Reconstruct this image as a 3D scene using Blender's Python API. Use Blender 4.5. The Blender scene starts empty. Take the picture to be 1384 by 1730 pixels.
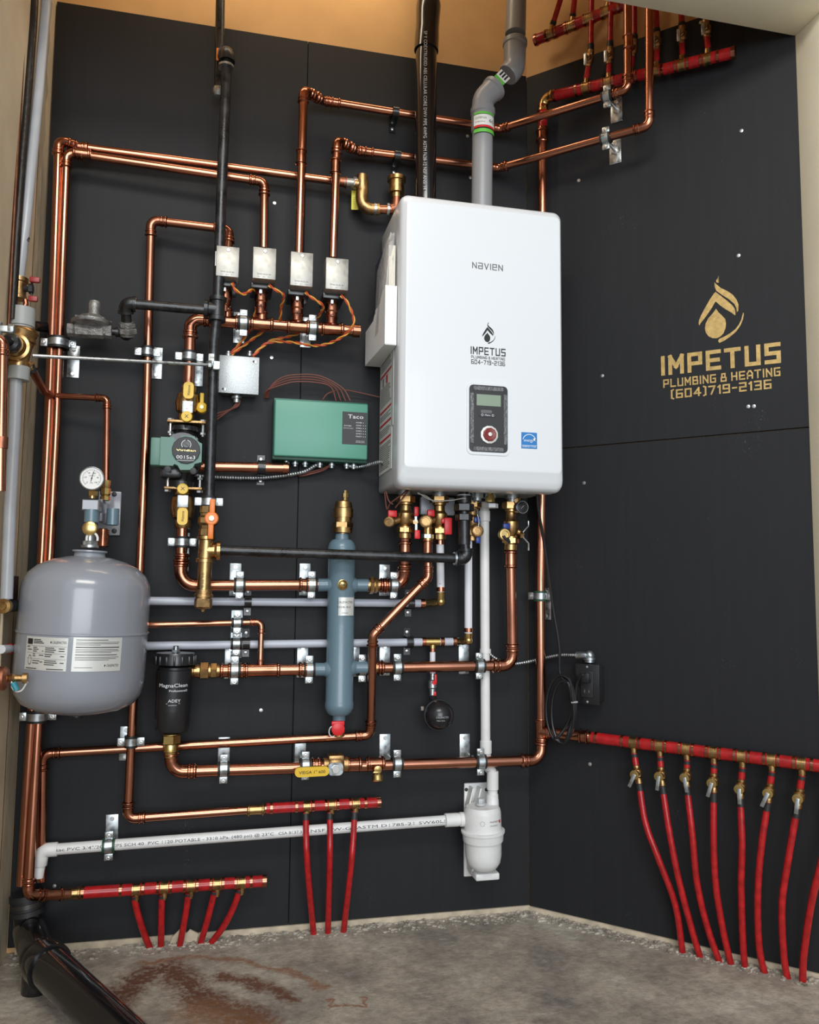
import bpy, bmesh, math, random
from mathutils import Vector, Matrix, Quaternion
random.seed(7)
S = bpy.context.scene
COL = S.collection
V = Vector
# ------------------------------------------------------------------ camera
FPX = 1370.0
CAM = V((-0.86235, -2.20794, 0.90954))
# world axes expressed in camera axes (x right, y down, z forward)
MX = ((0.97412, 0.03014, 0.22401), (-0.22582, 0.08660, 0.97031), (0.00985, -0.99579, 0.09116))
cd = bpy.data.cameras.new('camera'); cam = bpy.data.objects.new('camera', cd); COL.objects.link(cam)
cd.sensor_fit = 'VERTICAL'; cd.sensor_height = 24.0; cd.lens = 24.0 * FPX / 1730.0
cd.clip_start = 0.05
right = V((MX[0][0], MX[1][0], MX[2][0])); down = V((MX[0][1], MX[1][1], MX[2][1])); fwd = V((MX[0][2], MX[1][2], MX[2][2]))
cam.matrix_world = Matrix(((right.x, -down.x, -fwd.x, CAM.x), (right.y, -down.y, -fwd.y, CAM.y), (right.z, -down.z, -fwd.z, CAM.z), (0, 0, 0, 1)))
S.camera = cam
# ------------------------------------------------------------------ view, world, lights
S.view_settings.view_transform = 'Standard'; S.view_settings.look = 'None'
S.view_settings.gamma = 1.0; S.view_settings.use_curve_mapping = False
S.view_settings.exposure = 0.0
S.cycles.max_bounces = 8; S.cycles.diffuse_bounces = 4; S.cycles.glossy_bounces = 5
W = bpy.data.worlds.new('world'); S.world = W; W.use_nodes = True
bg = W.node_tree.nodes['Background']; bg.inputs[1].default_value = 1.0
# surroundings: a dim garage with its wide door open to an overcast sky behind the camera
_n, _l = W.node_tree.nodes, W.node_tree.links
_tc = _n.new('ShaderNodeTexCoord'); _dp = _n.new('ShaderNodeVectorMath'); _dp.operation = 'DOT_PRODUCT'; _l.new(_tc.outputs['Generated'], _dp.inputs[0]); _dp.inputs[1].default_value = (-0.12, -0.95, 0.28)
_rp = _n.new('ShaderNodeValToRGB'); _e = _rp.color_ramp.elements; _e[0].position = 0.25; _e[0].color = (0.10, 0.10, 0.105, 1); _e[1].position = 0.97; _e[1].color = (0.85, 0.95, 1.08, 1)
_m = _e.new(0.62); _m.color = (0.26, 0.27, 0.28, 1); _l.new(_dp.outputs['Value'], _rp.inputs[0]); _l.new(_rp.outputs[0], bg.inputs[0])
def area(name, loc, target, sx, sy, power, col):
    l = bpy.data.lights.new(name, 'AREA'); l.shape = 'RECTANGLE'; l.size = sx; l.size_y = sy; l.energy = power; l.color = col
    o = bpy.data.objects.new(name, l); COL.objects.link(o); o.location = loc
    o.rotation_euler = (V(target) - V(loc)).to_track_quat('-Z', 'Y').to_euler(); return o
area('daylight_from_open_door', (-0.75, -6.0, 1.7), (-0.6, 0, 1.0), 3.4, 2.6, 142, (0.93, 0.97, 1.0))
area('ceiling_fixture_light', (-0.9, -2.6, 3.0), (-0.75, 0, 0.9), 1.6, 0.5, 36, (1.0, 0.95, 0.87))
area('added_upper_wall_fill', (-0.70, -0.27, 2.88), (-0.70, -0.05, 2.55), 0.9, 0.10, 3.3, (1.0, 0.83, 0.60))  # unseen warm fill, added to brighten the tan board above the plywood
# ------------------------------------------------------------------ where things stand
def ray(px, py):
    c = V(((px - 692.0) / FPX, (py - 865.0) / FPX, 1.0))
    return V([sum(MX[i][k] * c[k] for k in range(3)) for i in range(3)])
def P(px, py, d=0.0):             # point at distance d in front of the back wall (plane y = -d)
    r = ray(px, py); return CAM + r * ((-d - CAM.y) / r.y)
Q2 = math.sqrt(0.5)
def PR(px, py, d=0.0):            # point at distance d in front of the angled right wall
    r = ray(px, py); n = V((-Q2, -Q2, 0)); return CAM + r * ((d - CAM.dot(n)) / r.dot(n))
def PX(px, py, x):                # point on a plane x = const
    r = ray(px, py); return CAM + r * ((x - CAM.x) / r.x)
BACK = V((0, -1, 0)); RIGHT = V((-Q2, -Q2, 0)); UP = V((0, 0, 1)); XA = V((1, 0, 0)); RA = V((Q2, -Q2, 0))
# ------------------------------------------------------------------ materials
MATS = {}
def nodes(m): return m.node_tree.nodes, m.node_tree.links
def mat(name, col, rough=0.5, metal=0.0, var=0.0, vscale=30.0, bump=0.0, bscale=80.0, rvar=0.0, coat=0.0, spec=0.5, col2=None, stretch=None, trans=0.0, alpha=1.0):
    m = bpy.data.materials.new(name); m.use_nodes = True; N, L = nodes(m)
    b = N['Principled BSDF']; b.inputs['Base Color'].default_value = (*col, 1); b.inputs['Roughness'].default_value = rough
    b.inputs['Metallic'].default_value = metal; b.inputs['Specular IOR Level'].default_value = spec
    if coat: b.inputs['Coat Weight'].default_value = coat; b.inputs['Coat Roughness'].default_value = 0.08
    if trans: b.inputs['Transmission Weight'].default_value = trans
    if alpha < 1: b.inputs['Alpha'].default_value = alpha
    if var or bump or rvar or col2:
        tc = N.new('ShaderNodeTexCoord'); mp = N.new('ShaderNodeMapping'); L.new(tc.outputs['Object'], mp.inputs[0])
        if stretch: mp.inputs['Scale'].default_value = stretch
        n = N.new('ShaderNodeTexNoise'); n.inputs['Scale'].default_value = vscale; n.inputs['Detail'].default_value = 6; L.new(mp.outputs[0], n.inputs[0])
        if var or col2:
            r = N.new('ShaderNodeValToRGB'); r.color_ramp.elements[0].position = 0.3; r.color_ramp.elements[1].position = 0.72
            c2 = col2 if col2 else tuple(c * (1 - var) for c in col)
            r.color_ramp.elements[0].color = (*c2, 1); r.color_ramp.elements[1].color = (*[min(1, c * (1 + var * 0.4)) for c in col], 1)
            L.new(n.outputs[0], r.inputs[0]); L.new(r.outputs[0], b.inputs['Base Color'])
        if rvar:
            mr = N.new('ShaderNodeMapRange'); mr.inputs['From Min'].default_value = 0.3; mr.inputs['From Max'].default_value = 0.7
            mr.inputs['To Min'].default_value = max(0.02, rough - rvar); mr.inputs['To Max'].default_value = rough + rvar
            L.new(n.outputs[0], mr.inputs[0]); L.new(mr.outputs[0], b.inputs['Roughness'])
        if bump:
            n2 = N.new('ShaderNodeTexNoise'); n2.inputs['Scale'].default_value = bscale; n2.inputs['Detail'].default_value = 4; L.new(mp.outputs[0], n2.inputs[0])
            bp = N.new('ShaderNodeBump'); bp.inputs['Strength'].default_value = bump; bp.inputs['Distance'].default_value = 0.004
            L.new(n2.outputs[0], bp.inputs['Height']); L.new(bp.outputs[0], b.inputs['Normal'])
    MATS[name] = m; return m
copper = mat('copper', (0.56, 0.238, 0.150), 0.21, 1.0, var=0.18, vscale=8, rvar=0.04)
copfit = mat('copper_fitting', (0.50, 0.20, 0.12), 0.20, 1.0, var=0.35, vscale=40, rvar=0.06)
copold = mat('copper_dull', (0.42, 0.17, 0.10), 0.40, 1.0, var=0.4, vscale=30, rvar=0.08)
brass = mat('brass', (0.54, 0.34, 0.145), 0.30, 1.0, var=0.3, vscale=50, rvar=0.08)
brassb = mat('bright_brass', (0.70, 0.49, 0.19), 0.24, 1.0, var=0.15, vscale=50)
bronze = mat('bronze', (0.52, 0.32, 0.14), 0.38, 1.0, var=0.35, vscale=60, rvar=0.1, bump=0.15, bscale=300)
iron = mat('black_iron', (0.055, 0.056, 0.058), 0.33, 0.75, var=0.5, vscale=45, rvar=0.1, bump=0.1, bscale=200)
castiron = mat('grey_cast_iron', (0.30, 0.295, 0.28), 0.45, 0.6, var=0.5, vscale=60, bump=0.4, bscale=260)
galv = mat('galvanized_steel', (0.52, 0.56, 0.57), 0.32, 0.9, var=0.35, vscale=70, rvar=0.12)
alum = mat('brushed_aluminium', (0.40, 0.385, 0.345), 0.42, 0.7, var=0.25, vscale=60, rvar=0.12)
speck = mat('speckled_aluminium', (0.55, 0.58, 0.59), 0.45, 0.6, var=0.35, vscale=420, bump=0.15, bscale=420)
steel = mat('zinc_screw', (0.72, 0.73, 0.72), 0.3, 0.9)
rubber = mat('black_rubber', (0.012, 0.013, 0.013), 0.5)
greenrub = mat('dark_green_rubber', (0.015, 0.06, 0.03), 0.45)
blackpl = mat('black_plastic', (0.014, 0.0145, 0.016), 0.28, coat=0.2)
blackmat = mat('matte_black_plastic', (0.018, 0.0185, 0.02), 0.5)
absm = mat('black_abs', (0.007, 0.007, 0.008), 0.18, coat=0.5)
greypl = mat('grey_vent_plastic', (0.25, 0.255, 0.265), 0.35)
greypipe = mat('grey_pipe_plastic', (0.42, 0.44, 0.47), 0.30, var=0.1, vscale=20)
greycoup = mat('grey_coupling_plastic', (0.36, 0.38, 0.37), 0.4)
pexw = mat('white_tube', (0.74, 0.76, 0.79), 0.35)
pexg = mat('pale_grey_tube', (0.50, 0.53, 0.60), 0.32)
pvc = mat('white_pvc', (0.80, 0.80, 0.78), 0.38, var=0.08, vscale=25)
pexr = mat('red_tube', (0.46, 0.014, 0.016), 0.24, var=0.35, vscale=60)
redpl = mat('red_plastic', (0.70, 0.02, 0.025), 0.35)
yel = mat('yellow_plastic', (0.78, 0.50, 0.03), 0.35)
orange = mat('orange_plastic', (0.80, 0.20, 0.02), 0.35)
blue = mat('blue_plastic', (0.02, 0.05, 0.30), 0.35)
teal = mat('teal_plastic', (0.03, 0.25, 0.32), 0.4)
tankm = mat('grey_tank_paint', (0.27, 0.285, 0.32), 0.22, coat=0.4)
sepm = mat('blue_grey_paint', (0.125, 0.20, 0.245), 0.30, coat=0.3, bump=0.12, bscale=350)
green = mat('green_paint', (0.085, 0.30, 0.215), 0.38)
greend = mat('dark_green_paint', (0.025, 0.10, 0.07), 0.4)
pumpg = mat('pump_green_paint', (0.10, 0.22, 0.175), 0.42)
white = mat('white_enamel', (0.72, 0.745, 0.765), 0.30, coat=0.2)
whiteg = mat('light_grey_enamel', (0.52, 0.54, 0.54), 0.32)
lblw = mat('white_label', (0.78, 0.78, 0.75), 0.45)
lbls = mat('silver_label', (0.66, 0.66, 0.62), 0.38, 0.3)
card = mat('white_card', (0.80, 0.80, 0.78), 0.6)
paper = mat('cream_paper', (0.72, 0.68, 0.58), 0.7, var=0.12, vscale=40, stretch=(9, 9, 1))
film = mat('clear_plastic_film', (0.10, 0.10, 0.10), 0.12, bump=1.0, bscale=110, coat=0.6)
ink = mat('black_ink', (0.012, 0.012, 0.012), 0.6)
inkg = mat('grey_ink', (0.12, 0.12, 0.125), 0.6)
inkw = mat('white_ink', (0.80, 0.82, 0.84), 0.5)
inkp = mat('pale_print', (0.42, 0.44, 0.46), 0.5)
gold = mat('gold_paint', (0.62, 0.42, 0.15), 0.42, 0.25, var=0.3, vscale=90)
lcd = mat('grey_green_display', (0.24, 0.31, 0.23), 0.25)
wireb = mat('brown_wire', (0.16, 0.05, 0.035), 0.45)
wireo = mat('red_orange_wire', (0.55, 0.07, 0.02), 0.45)
wirey = mat('yellow_orange_wire', (0.72, 0.33, 0.05), 0.45)
cordm = mat('black_cord', (0.010, 0.010, 0.011), 0.3)
lgreen = mat('lime_print', (0.12, 0.50, 0.06), 0.5)
bluel = mat('blue_label', (0.01, 0.18, 0.50), 0.45)
tagy = mat('yellow_tag_card', (0.75, 0.68, 0.06), 0.5)
drywall = mat('beige_drywall', (0.78, 0.65, 0.46), 0.8, var=0.14, vscale=6, bump=0.1, bscale=60)
paint = mat('cream_trim_paint', (0.88, 0.81, 0.62), 0.55, var=0.06, vscale=8)
torn = mat('torn_paper_edge', (0.60, 0.52, 0.36), 0.85, var=0.3, vscale=40, stretch=(1, 1, .3))
tan = mat('tan_wallboard', (0.76, 0.47, 0.21), 0.75, var=0.15, vscale=5, bump=0.08, bscale=90)
strip = mat('bare_wood_edge', (0.62, 0.52, 0.38), 0.7, var=0.3, vscale=30)
debris = mat('broken_concrete', (0.52, 0.46, 0.38), 0.95, var=0.75, vscale=45, bump=1.0, bscale=90)

def plywood(name):
    m = bpy.data.materials.new(name); m.use_nodes = True; N, L = nodes(m); b = N['Principled BSDF']
    tc = N.new('ShaderNodeTexCoord')
    mp = N.new('ShaderNodeMapping'); mp.inputs['Scale'].default_value = (22, 22, 1.2); L.new(tc.outputs['Object'], mp.inputs[0])
    n = N.new('ShaderNodeTexNoise'); n.inputs['Scale'].default_value = 3.5; n.inputs['Detail'].default_value = 7; L.new(mp.outputs[0], n.inputs[0])
    r = N.new('ShaderNodeValToRGB'); r.color_ramp.elements[0].color = (0.0130, 0.0137, 0.0158, 1); r.color_ramp.elements[1].color = (0.0152, 0.0160, 0.0184, 1)
    r.color_ramp.elements[0].position = 0.35; r.color_ramp.elements[1].position = 0.7; L.new(n.outputs[0], r.inputs[0])
    # pale dust scuffs and specks
    s = N.new('ShaderNodeTexNoise'); s.inputs['Scale'].default_value = 260; s.inputs['Detail'].default_value = 2; L.new(tc.outputs['Object'], s.inputs[0])
    big = N.new('ShaderNodeTexNoise'); big.inputs['Scale'].default_value = 6; big.inputs['Detail'].default_value = 4; L.new(tc.outputs['Object'], big.inputs[0])
    m1 = N.new('ShaderNodeMath'); m1.operation = 'MULTIPLY'; L.new(s.outputs[0], m1.inputs[0]); L.new(big.outputs[0], m1.inputs[1])
    r2 = N.new('ShaderNodeValToRGB'); r2.color_ramp.elements[0].position = 0.43; r2.color_ramp.elements[1].position = 0.56; L.new(m1.outputs[0], r2.inputs[0])
    mx = N.new('ShaderNodeMix'); mx.data_type = 'RGBA'; L.new(r2.outputs[0], mx.inputs[0]); L.new(r.outputs[0], mx.inputs[6]); mx.inputs[7].default_value = (0.11, 0.11, 0.11, 1)
    L.new(mx.outputs[2], b.inputs['Base Color']); b.inputs['Roughness'].default_value = 0.62; b.inputs['Specular IOR Level'].default_value = 0.3
    bp = N.new('ShaderNodeBump'); bp.inputs['Strength'].default_value = 0.12; bp.inputs['Distance'].default_value = 0.002; L.new(n.outputs[0], bp.inputs['Height']); L.new(bp.outputs[0], b.inputs['Normal'])
    return m
ply = plywood('black_plywood')

def concrete():
    m = bpy.data.materials.new('stained_concrete'); m.use_nodes = True; N, L = nodes(m); b = N['Principled BSDF']
    tc = N.new('ShaderNodeTexCoord')
    def noise(sc, det=8, rough=0.6, stretch=None):
        mp = N.new('ShaderNodeMapping'); L.new(tc.outputs['Object'], mp.inputs[0])
        if stretch: mp.inputs['Scale'].default_value = stretch
        n = N.new('ShaderNodeTexNoise'); n.inputs['Scale'].default_value = sc; n.inputs['Detail'].default_value = det; n.inputs['Roughness'].default_value = rough; L.new(mp.outputs[0], n.inputs[0]); return n
    def ramp(src, stops):
        r = N.new('ShaderNodeValToRGB'); cr = r.color_ramp
        cr.elements[0].position, cr.elements[0].color = stops[0][0], (*stops[0][1], 1)
        cr.elements[1].position, cr.elements[1].color = stops[-1][0], (*stops[-1][1], 1)
        for p, c in stops[1:-1]:
            e = cr.elements.new(p); e.color = (*c, 1)
        L.new(src, r.inputs[0]); return r
    def mixc(f, a, bb, blend='MIX'):
        mx = N.new('ShaderNodeMix'); mx.data_type = 'RGBA'; mx.blend_type = blend
        if isinstance(f, float): mx.inputs[0].default_value = f
        else: L.new(f, mx.inputs[0])
        for i, v in ((6, a), (7, bb)):
            if isinstance(v, tuple): mx.inputs[i].default_value = (*v, 1)
            else: L.new(v, mx.inputs[i])
        return mx.outputs[2]
    base = ramp(noise(4.5).outputs[0], [(0.30, (0.24, 0.215, 0.19)), (0.5, (0.45, 0.39, 0.315)), (0.70, (0.64, 0.58, 0.48))])
    fine = ramp(noise(45, 6, 0.7).outputs[0], [(0.3, (0.45, 0.45, 0.45)), (0.65, (1, 1, 1))])
    c = mixc(0.75, base.outputs[0], fine.outputs[0], 'MULTIPLY')
    wh = ramp(noise(9, 9, 0.75, (1, 2.2, 1)).outputs[0], [(0.60, (0, 0, 0)), (0.74, (1, 1, 1))])
    c = mixc(wh.outputs[0], c, (0.66, 0.63, 0.56))
    # dry rust stains left by a spill near the left end: strokes with ragged, grainy edges
    def vm(op, x, y=None):
        n = N.new('ShaderNodeVectorMath'); n.operation = op
        for i, v in enumerate((x, y)):
            if v is None: continue
            if isinstance(v, tuple): n.inputs[i].default_value = v
            else: L.new(v, n.inputs[i])
        return n
    def mth(op, x, y=None, clamp=False):
        n = N.new('ShaderNodeMath'); n.operation = op; n.use_clamp = clamp
        for i, v in enumerate((x, y)):
            if v is None: continue
            if isinstance(v, (int, float)): n.inputs[i].default_value = v
            else: L.new(v, n.inputs[i])
        return n.outputs[0]
    wn = noise(16, 6); w1 = vm('SUBTRACT', wn.outputs['Color'], (0.5, 0.5, 0.5)).outputs[0]
    sc = N.new('ShaderNodeVectorMath'); sc.operation = 'SCALE'; L.new(w1, sc.inputs[0]); sc.inputs['Scale'].default_value = 0.075
    p = vm('MULTIPLY', vm('ADD', tc.outputs['Object'], sc.outputs[0]).outputs[0], (1, 1, 0)).outputs[0]
    grain = ramp(noise(75, 6, 0.75).outputs[0], [(0.42, (0, 0, 0)), (0.60, (1, 1, 1))])
    for stroke, w, colr, k in RUST:
        dist = None
        for (ax, ay), (bx, by) in zip(stroke, stroke[1:]):
            ba = (bx - ax, by - ay, 0.0); pa = vm('SUBTRACT', p, (ax, ay, 0.0)).outputs[0]
            h = mth('DIVIDE', vm('DOT_PRODUCT', pa, ba).outputs['Value'], ba[0] ** 2 + ba[1] ** 2, True)
            s2 = N.new('ShaderNodeVectorMath'); s2.operation = 'SCALE'; s2.inputs[0].default_value = ba; L.new(h, s2.inputs['Scale'])
            dd = vm('LENGTH', vm('SUBTRACT', pa, s2.outputs[0]).outputs[0]).outputs['Value']
            dist = dd if dist is None else mth('MINIMUM', dist, dd)
        m_ = mth('SUBTRACT', 1.0, mth('DIVIDE', dist, w), True)
        soft = mth('MULTIPLY', m_, 0.75); f = mth('ADD', mth('MULTIPLY', mth('POWER', m_, 0.6), grain.outputs[0]), soft, True)
        c = mixc(mth('MULTIPLY', f, k), c, colr)
    L.new(c, b.inputs['Base Color']); b.inputs['Roughness'].default_value = 0.85
    bp = N.new('ShaderNodeBump'); bp.inputs['Strength'].default_value = 0.5; bp.inputs['Distance'].default_value = 0.006; L.new(fine.outputs[0], bp.inputs['Height']); L.new(bp.outputs[0], b.inputs['Normal'])
    return m
def FL2(px, py): r_ = ray(px, py); q = CAM + r_ * ((0.015 - CAM.z) / r_.z); return (q.x, q.y + 3.2 - 3.2)
RUST = [([FL2(*q) for q in ((196, 1690), (245, 1645), (281, 1636), (301, 1652), (331, 1677), (367, 1702), (430, 1722))], .062, (0.12, 0.040, 0.018), .95),
        ([FL2(*q) for q in ((330, 1710), (380, 1730), (430, 1745))], .075, (0.26, 0.13, 0.06), .7),
        ([FL2(*q) for q in ((372, 1648), (417, 1657), (463, 1672), (488, 1687))], .032, (0.13, 0.045, 0.02), .92),
        ([FL2(*q) for q in ((235, 1628), (300, 1618), (360, 1617), (430, 1627), (500, 1646), (545, 1668))], .014, (0.25, 0.11, 0.05), .75),
        ([FL2(*q) for q in ((558, 1690), (561, 1701), (620, 1701), (619, 1683))], .007, (0.26, 0.10, 0.04), .8)]
conc = concrete()

# ------------------------------------------------------------------ mesh builder
class MB:
    def __init__(s): s.bm = bmesh.new()
    def face(s, vs):
        try: return s.bm.faces.new(vs)
        except ValueError: return None
    def ring(s, c, u, v, r, n): return [s.bm.verts.new(c + (u * math.cos(2 * math.pi * i / n) + v * math.sin(2 * math.pi * i / n)) * r) for i in range(n)]
    def skin(s, rings, cap0=True, cap1=True, loop=False):
        n = len(rings[0]); m = len(rings)
        for k in range(m if loop else m - 1):
            a, b = rings[k], rings[(k + 1) % m]
            for i in range(n): s.face((a[i], a[(i + 1) % n], b[(i + 1) % n], b[i]))
        if not loop:
            if cap0: s.face(rings[0][::-1])
            if cap1: s.face(rings[-1])
    def lathe(s, p, d, prof, n=24, cap=True, loop=False):
        d = V(d).normalized(); u = d.orthogonal().normalized(); v = d.cross(u)
        s.skin([s.ring(V(p) + d * t, u, v, max(r, 1e-5), n) for t, r in prof], cap, cap, loop); return s
    def cyl(s, a, b, r, n=20, r2=None):
        a, b = V(a), V(b); L = (b - a).length; return s.lathe(a, b - a, [(0, r), (L, r if r2 is None else r2)], n)
    def sweep(s, pts, rad, n=16, cap=True):
        pts = [V(p) for p in pts]; m = len(pts); rad = rad if isinstance(rad, (list, tuple)) else [rad] * m
        tan_ = []
        for i in range(m):
            t = (pts[min(i + 1, m - 1)] - pts[max(i - 1, 0)]); tan_.append(t.normalized())
        u = tan_[0].orthogonal().normalized(); rings = []
        for i in range(m):
            t = tan_[i]; u = (u - t * u.dot(t)).normalized(); v = t.cross(u); rings.append(s.ring(pts[i], u, v, rad[i], n))
        s.skin(rings, cap, cap); return s
    def box(s, c, sx, sy, sz, ax=None, bev=0.0, seg=2):
        """box centred at c with full sizes along axes ax=(u,v,w)"""
        u, v, w = ax if ax else (XA, V((0, 1, 0)), UP)
        t = bmesh.new(); bmesh.ops.create_cube(t, size=1.0)
        for q in t.verts: q.co = V((q.co.x * sx, q.co.y * sy, q.co.z * sz))
        if bev: bmesh.ops.bevel(t, geom=list(t.edges), offset=bev, segments=seg, profile=0.5, affect='EDGES')
        mp = {q: s.bm.verts.new(V(c) + u * q.co.x + v * q.co.y + w * q.co.z) for q in t.verts}
        for f in t.faces: s.face([mp[q] for q in f.verts])
        t.free(); return s
    def prism(s, poly, o, u, v, d0, d1, w=None):
        """polygon (2d) in plane o,u,v extruded along w (default u x v) from d0 to d1"""
        w = w if w else u.cross(v)
        a = [s.bm.verts.new(o + u * x + v * y + w * d0) for x, y in poly]; b = [s.bm.verts.new(o + u * x + v * y + w * d1) for x, y in poly]
        s.skin([a, b]); return s
    def loft(s, secs, cap0=True, cap1=True): s.skin([[s.bm.verts.new(V(p)) for p in sec] for sec in secs], cap0, cap1); return s
    def sphere(s, c, r, n=20, sq=(1, 1, 1)):
        t = bmesh.ops.create_uvsphere(s.bm, u_segments=n, v_segments=n // 2, radius=r)
        for q in t['verts']: q.co = V((q.co.x * sq[0], q.co.y * sq[1], q.co.z * sq[2])) + V(c)
        return s
    def hexn(s, p, d, r, L): return s.lathe(p, d, [(0, r * .94), (0.08 * L, r), (0.92 * L, r), (L, r * .94)], 6)
    def done(s, name, material, origin, sharp=0.55):
        bm = s.bm; bmesh.ops.recalc_face_normals(bm, faces=bm.faces)
        for f in bm.faces: f.smooth = True
        for e in bm.edges:
            if len(e.link_faces) == 2 and e.calc_face_angle(0) > sharp: e.smooth = False
        for q in bm.verts: q.co -= origin
        me = bpy.data.meshes.new(name); bm.to_mesh(me); bm.free(); me.materials.append(material); return me
def thing(name, label, cat, loc, group=None):
    o = bpy.data.objects.new(name, None); COL.objects.link(o); o.location = V(loc); o.empty_display_size = 0.02
    o['label'] = label; o['category'] = cat
    if group: o['group'] = group
    return o
def wl(o):                         # where an object's origin stands in the world (nothing is rotated)
    p = V(o.location)
    while o.parent: o = o.parent; p = p + V(o.location)
    return p
SPLIT = {'screw', 'ear', 'connector', 'knockout', 'bolt', 'bracket_rib', 'connection_boss', 'rear_bracket', 'slot', 'handle', 'mounting_bracket', 'tank_port', 'lever_plate', 'protective_film', 'union_nut', 'handle'}
def part(name, mb, m, par, label=None, sharp=0.55):
    if name in SPLIT:               # pieces that stand apart become parts of their own
        bm = mb.bm; bm.verts.index_update(); seen = set(); comps = []
        for v in bm.verts:
            if v in seen: continue
            st, cp = [v], []; seen.add(v)
            while st:
                q = st.pop(); cp.append(q)
                for e in q.link_edges:
                    o = e.other_vert(q)
                    if o not in seen: seen.add(o); st.append(o)
            lo = [min(q.co[i] for q in cp) - .0008 for i in range(3)]; hi = [max(q.co[i] for q in cp) + .0008 for i in range(3)]; comps.append([cp, lo, hi])
        merged = True
        while merged:
            merged = False
            for i in range(len(comps)):
                for j in range(i + 1, len(comps)):
                    A, B = comps[i], comps[j]
                    if all(A[1][k] <= B[2][k] and B[1][k] <= A[2][k] for k in range(3)):
                        A[0] += B[0]; A[1] = [min(x, y) for x, y in zip(A[1], B[1])]; A[2] = [max(x, y) for x, y in zip(A[2], B[2])]; comps.pop(j); merged = True; break
                if merged: break
        if len(comps) > 1:
            o = None
            for cp, _, _ in comps:
                m2 = MB(); mp = {q: m2.bm.verts.new(q.co) for q in cp}
                for f in {f for q in cp for f in q.link_faces}: m2.face([mp[q] for q in f.verts])
                o = bpy.data.objects.new(name, m2.done(name, m, wl(par), sharp)); COL.objects.link(o); o.parent = par
                if label: o['label'] = label
            bm.free(); return o
    o = bpy.data.objects.new(name, mb.done(name, m, wl(par), sharp)); COL.objects.link(o); o.parent = par
    if label: o['label'] = label
    return o
def solo(name, mb, m, label, cat, loc, group=None, sharp=0.55):
    o = bpy.data.objects.new(name, mb.done(name, m, V(loc), sharp)); COL.objects.link(o); o.location = V(loc); o['label'] = label; o['category'] = cat
    if group: o['group'] = group
    return o
def struct(name, mb, m, par=None, loc=(0, 0, 0)):
    o = bpy.data.objects.new(name, mb.done(name, m, V(loc))); COL.objects.link(o)
    if par: o.parent = par
    else: o['kind'] = 'structure'
    return o
def smooth(pts, n=8):
    pts = [V(p) for p in pts]; out = []
    q = [pts[0] * 2 - pts[1]] + pts + [pts[-1] * 2 - pts[-2]]
    for i in range(1, len(q) - 2):
        for k in range(n):
            t = k / n; a, b, c, d = q[i - 1], q[i], q[i + 1], q[i + 2]
            out.append(0.5 * ((2 * b) + (c - a) * t + (2 * a - 5 * b + 4 * c - d) * t * t + (3 * b - a - 3 * c + d) * t ** 3))
    out.append(pts[-1]); return out
# ------------------------------------------------------------------ lettering
_tc = {}
def glyphs(txt, spacing=1.0):
    key = (txt, spacing)
    if key in _tc: return _tc[key]
    c = bpy.data.curves.new('t', 'FONT'); c.body = txt; c.size = 1.0; c.resolution_u = 2; c.space_character = spacing
    o = bpy.data.objects.new('t', c); COL.objects.link(o); dg = bpy.context.evaluated_depsgraph_get(); dg.update()
    me = o.evaluated_get(dg).to_mesh(); vs = [(q.co.x, q.co.y) for q in me.vertices]; fs = [tuple(p.vertices) for p in me.polygons]
    o.evaluated_get(dg).to_mesh_clear(); bpy.data.objects.remove(o); bpy.data.curves.remove(c)
    _tc[key] = (vs, fs); return _tc[key]
def put_text(mb, txt, size, f, width=None, center=False, spacing=1.0):
    """f maps (u,v) -> world; width scales the text to that length"""
    vs, fs = glyphs(txt, spacing)
    if not vs: return mb
    x0 = min(v[0] for v in vs); x1 = max(v[0] for v in vs); sx = size if width is None else width / max(1e-6, x1 - x0)
    off = (x0 + x1) / 2 if center else x0
    nv = [mb.bm.verts.new(f((x - off) * sx, y * size)) for x, y in vs]
    for q in fs: mb.face([nv[i] for i in q])
    return mb
def flat(o, u, v): return lambda x, y: V(o) + u * x + v * y
def around(p0, axis, r, out):       # text along a pipe: u runs along the axis, v round the surface from the 'out' side
    axis = V(axis).normalized(); out = (V(out) - axis * V(out).dot(axis)).normalized(); b = out.cross(axis)
    return lambda x, y: V(p0) + axis * x + (out * math.cos(y / r) + b * math.sin(y / r)) * r
def wrapped(p0, r, out, up=UP):     # text level round an upright cylinder
    up = V(up).normalized(); out = V(out); out = (out - up * out.dot(up)).normalized(); side = up.cross(out)
    return lambda x, y: V(p0) + up * y + (out * math.cos(x / r) + side * math.sin(x / r)) * r
def wrap_panel(p0, r, out, x0, x1, y0, y1, n=16, up=UP):   # thin label wrapped round an upright cylinder
    f = wrapped(p0, r, out, up); g = wrapped(p0, r + 0.0006, out, up); mb = MB(); rings = []
    for i in range(n + 1):
        x = x0 + (x1 - x0) * i / n; k = (r + 0.0006) / r
        rings.append([mb.bm.verts.new(q) for q in (f(x, y0), f(x, y1), g(x * k, y1), g(x * k, y0))])
    mb.skin(rings); return mb
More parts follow.
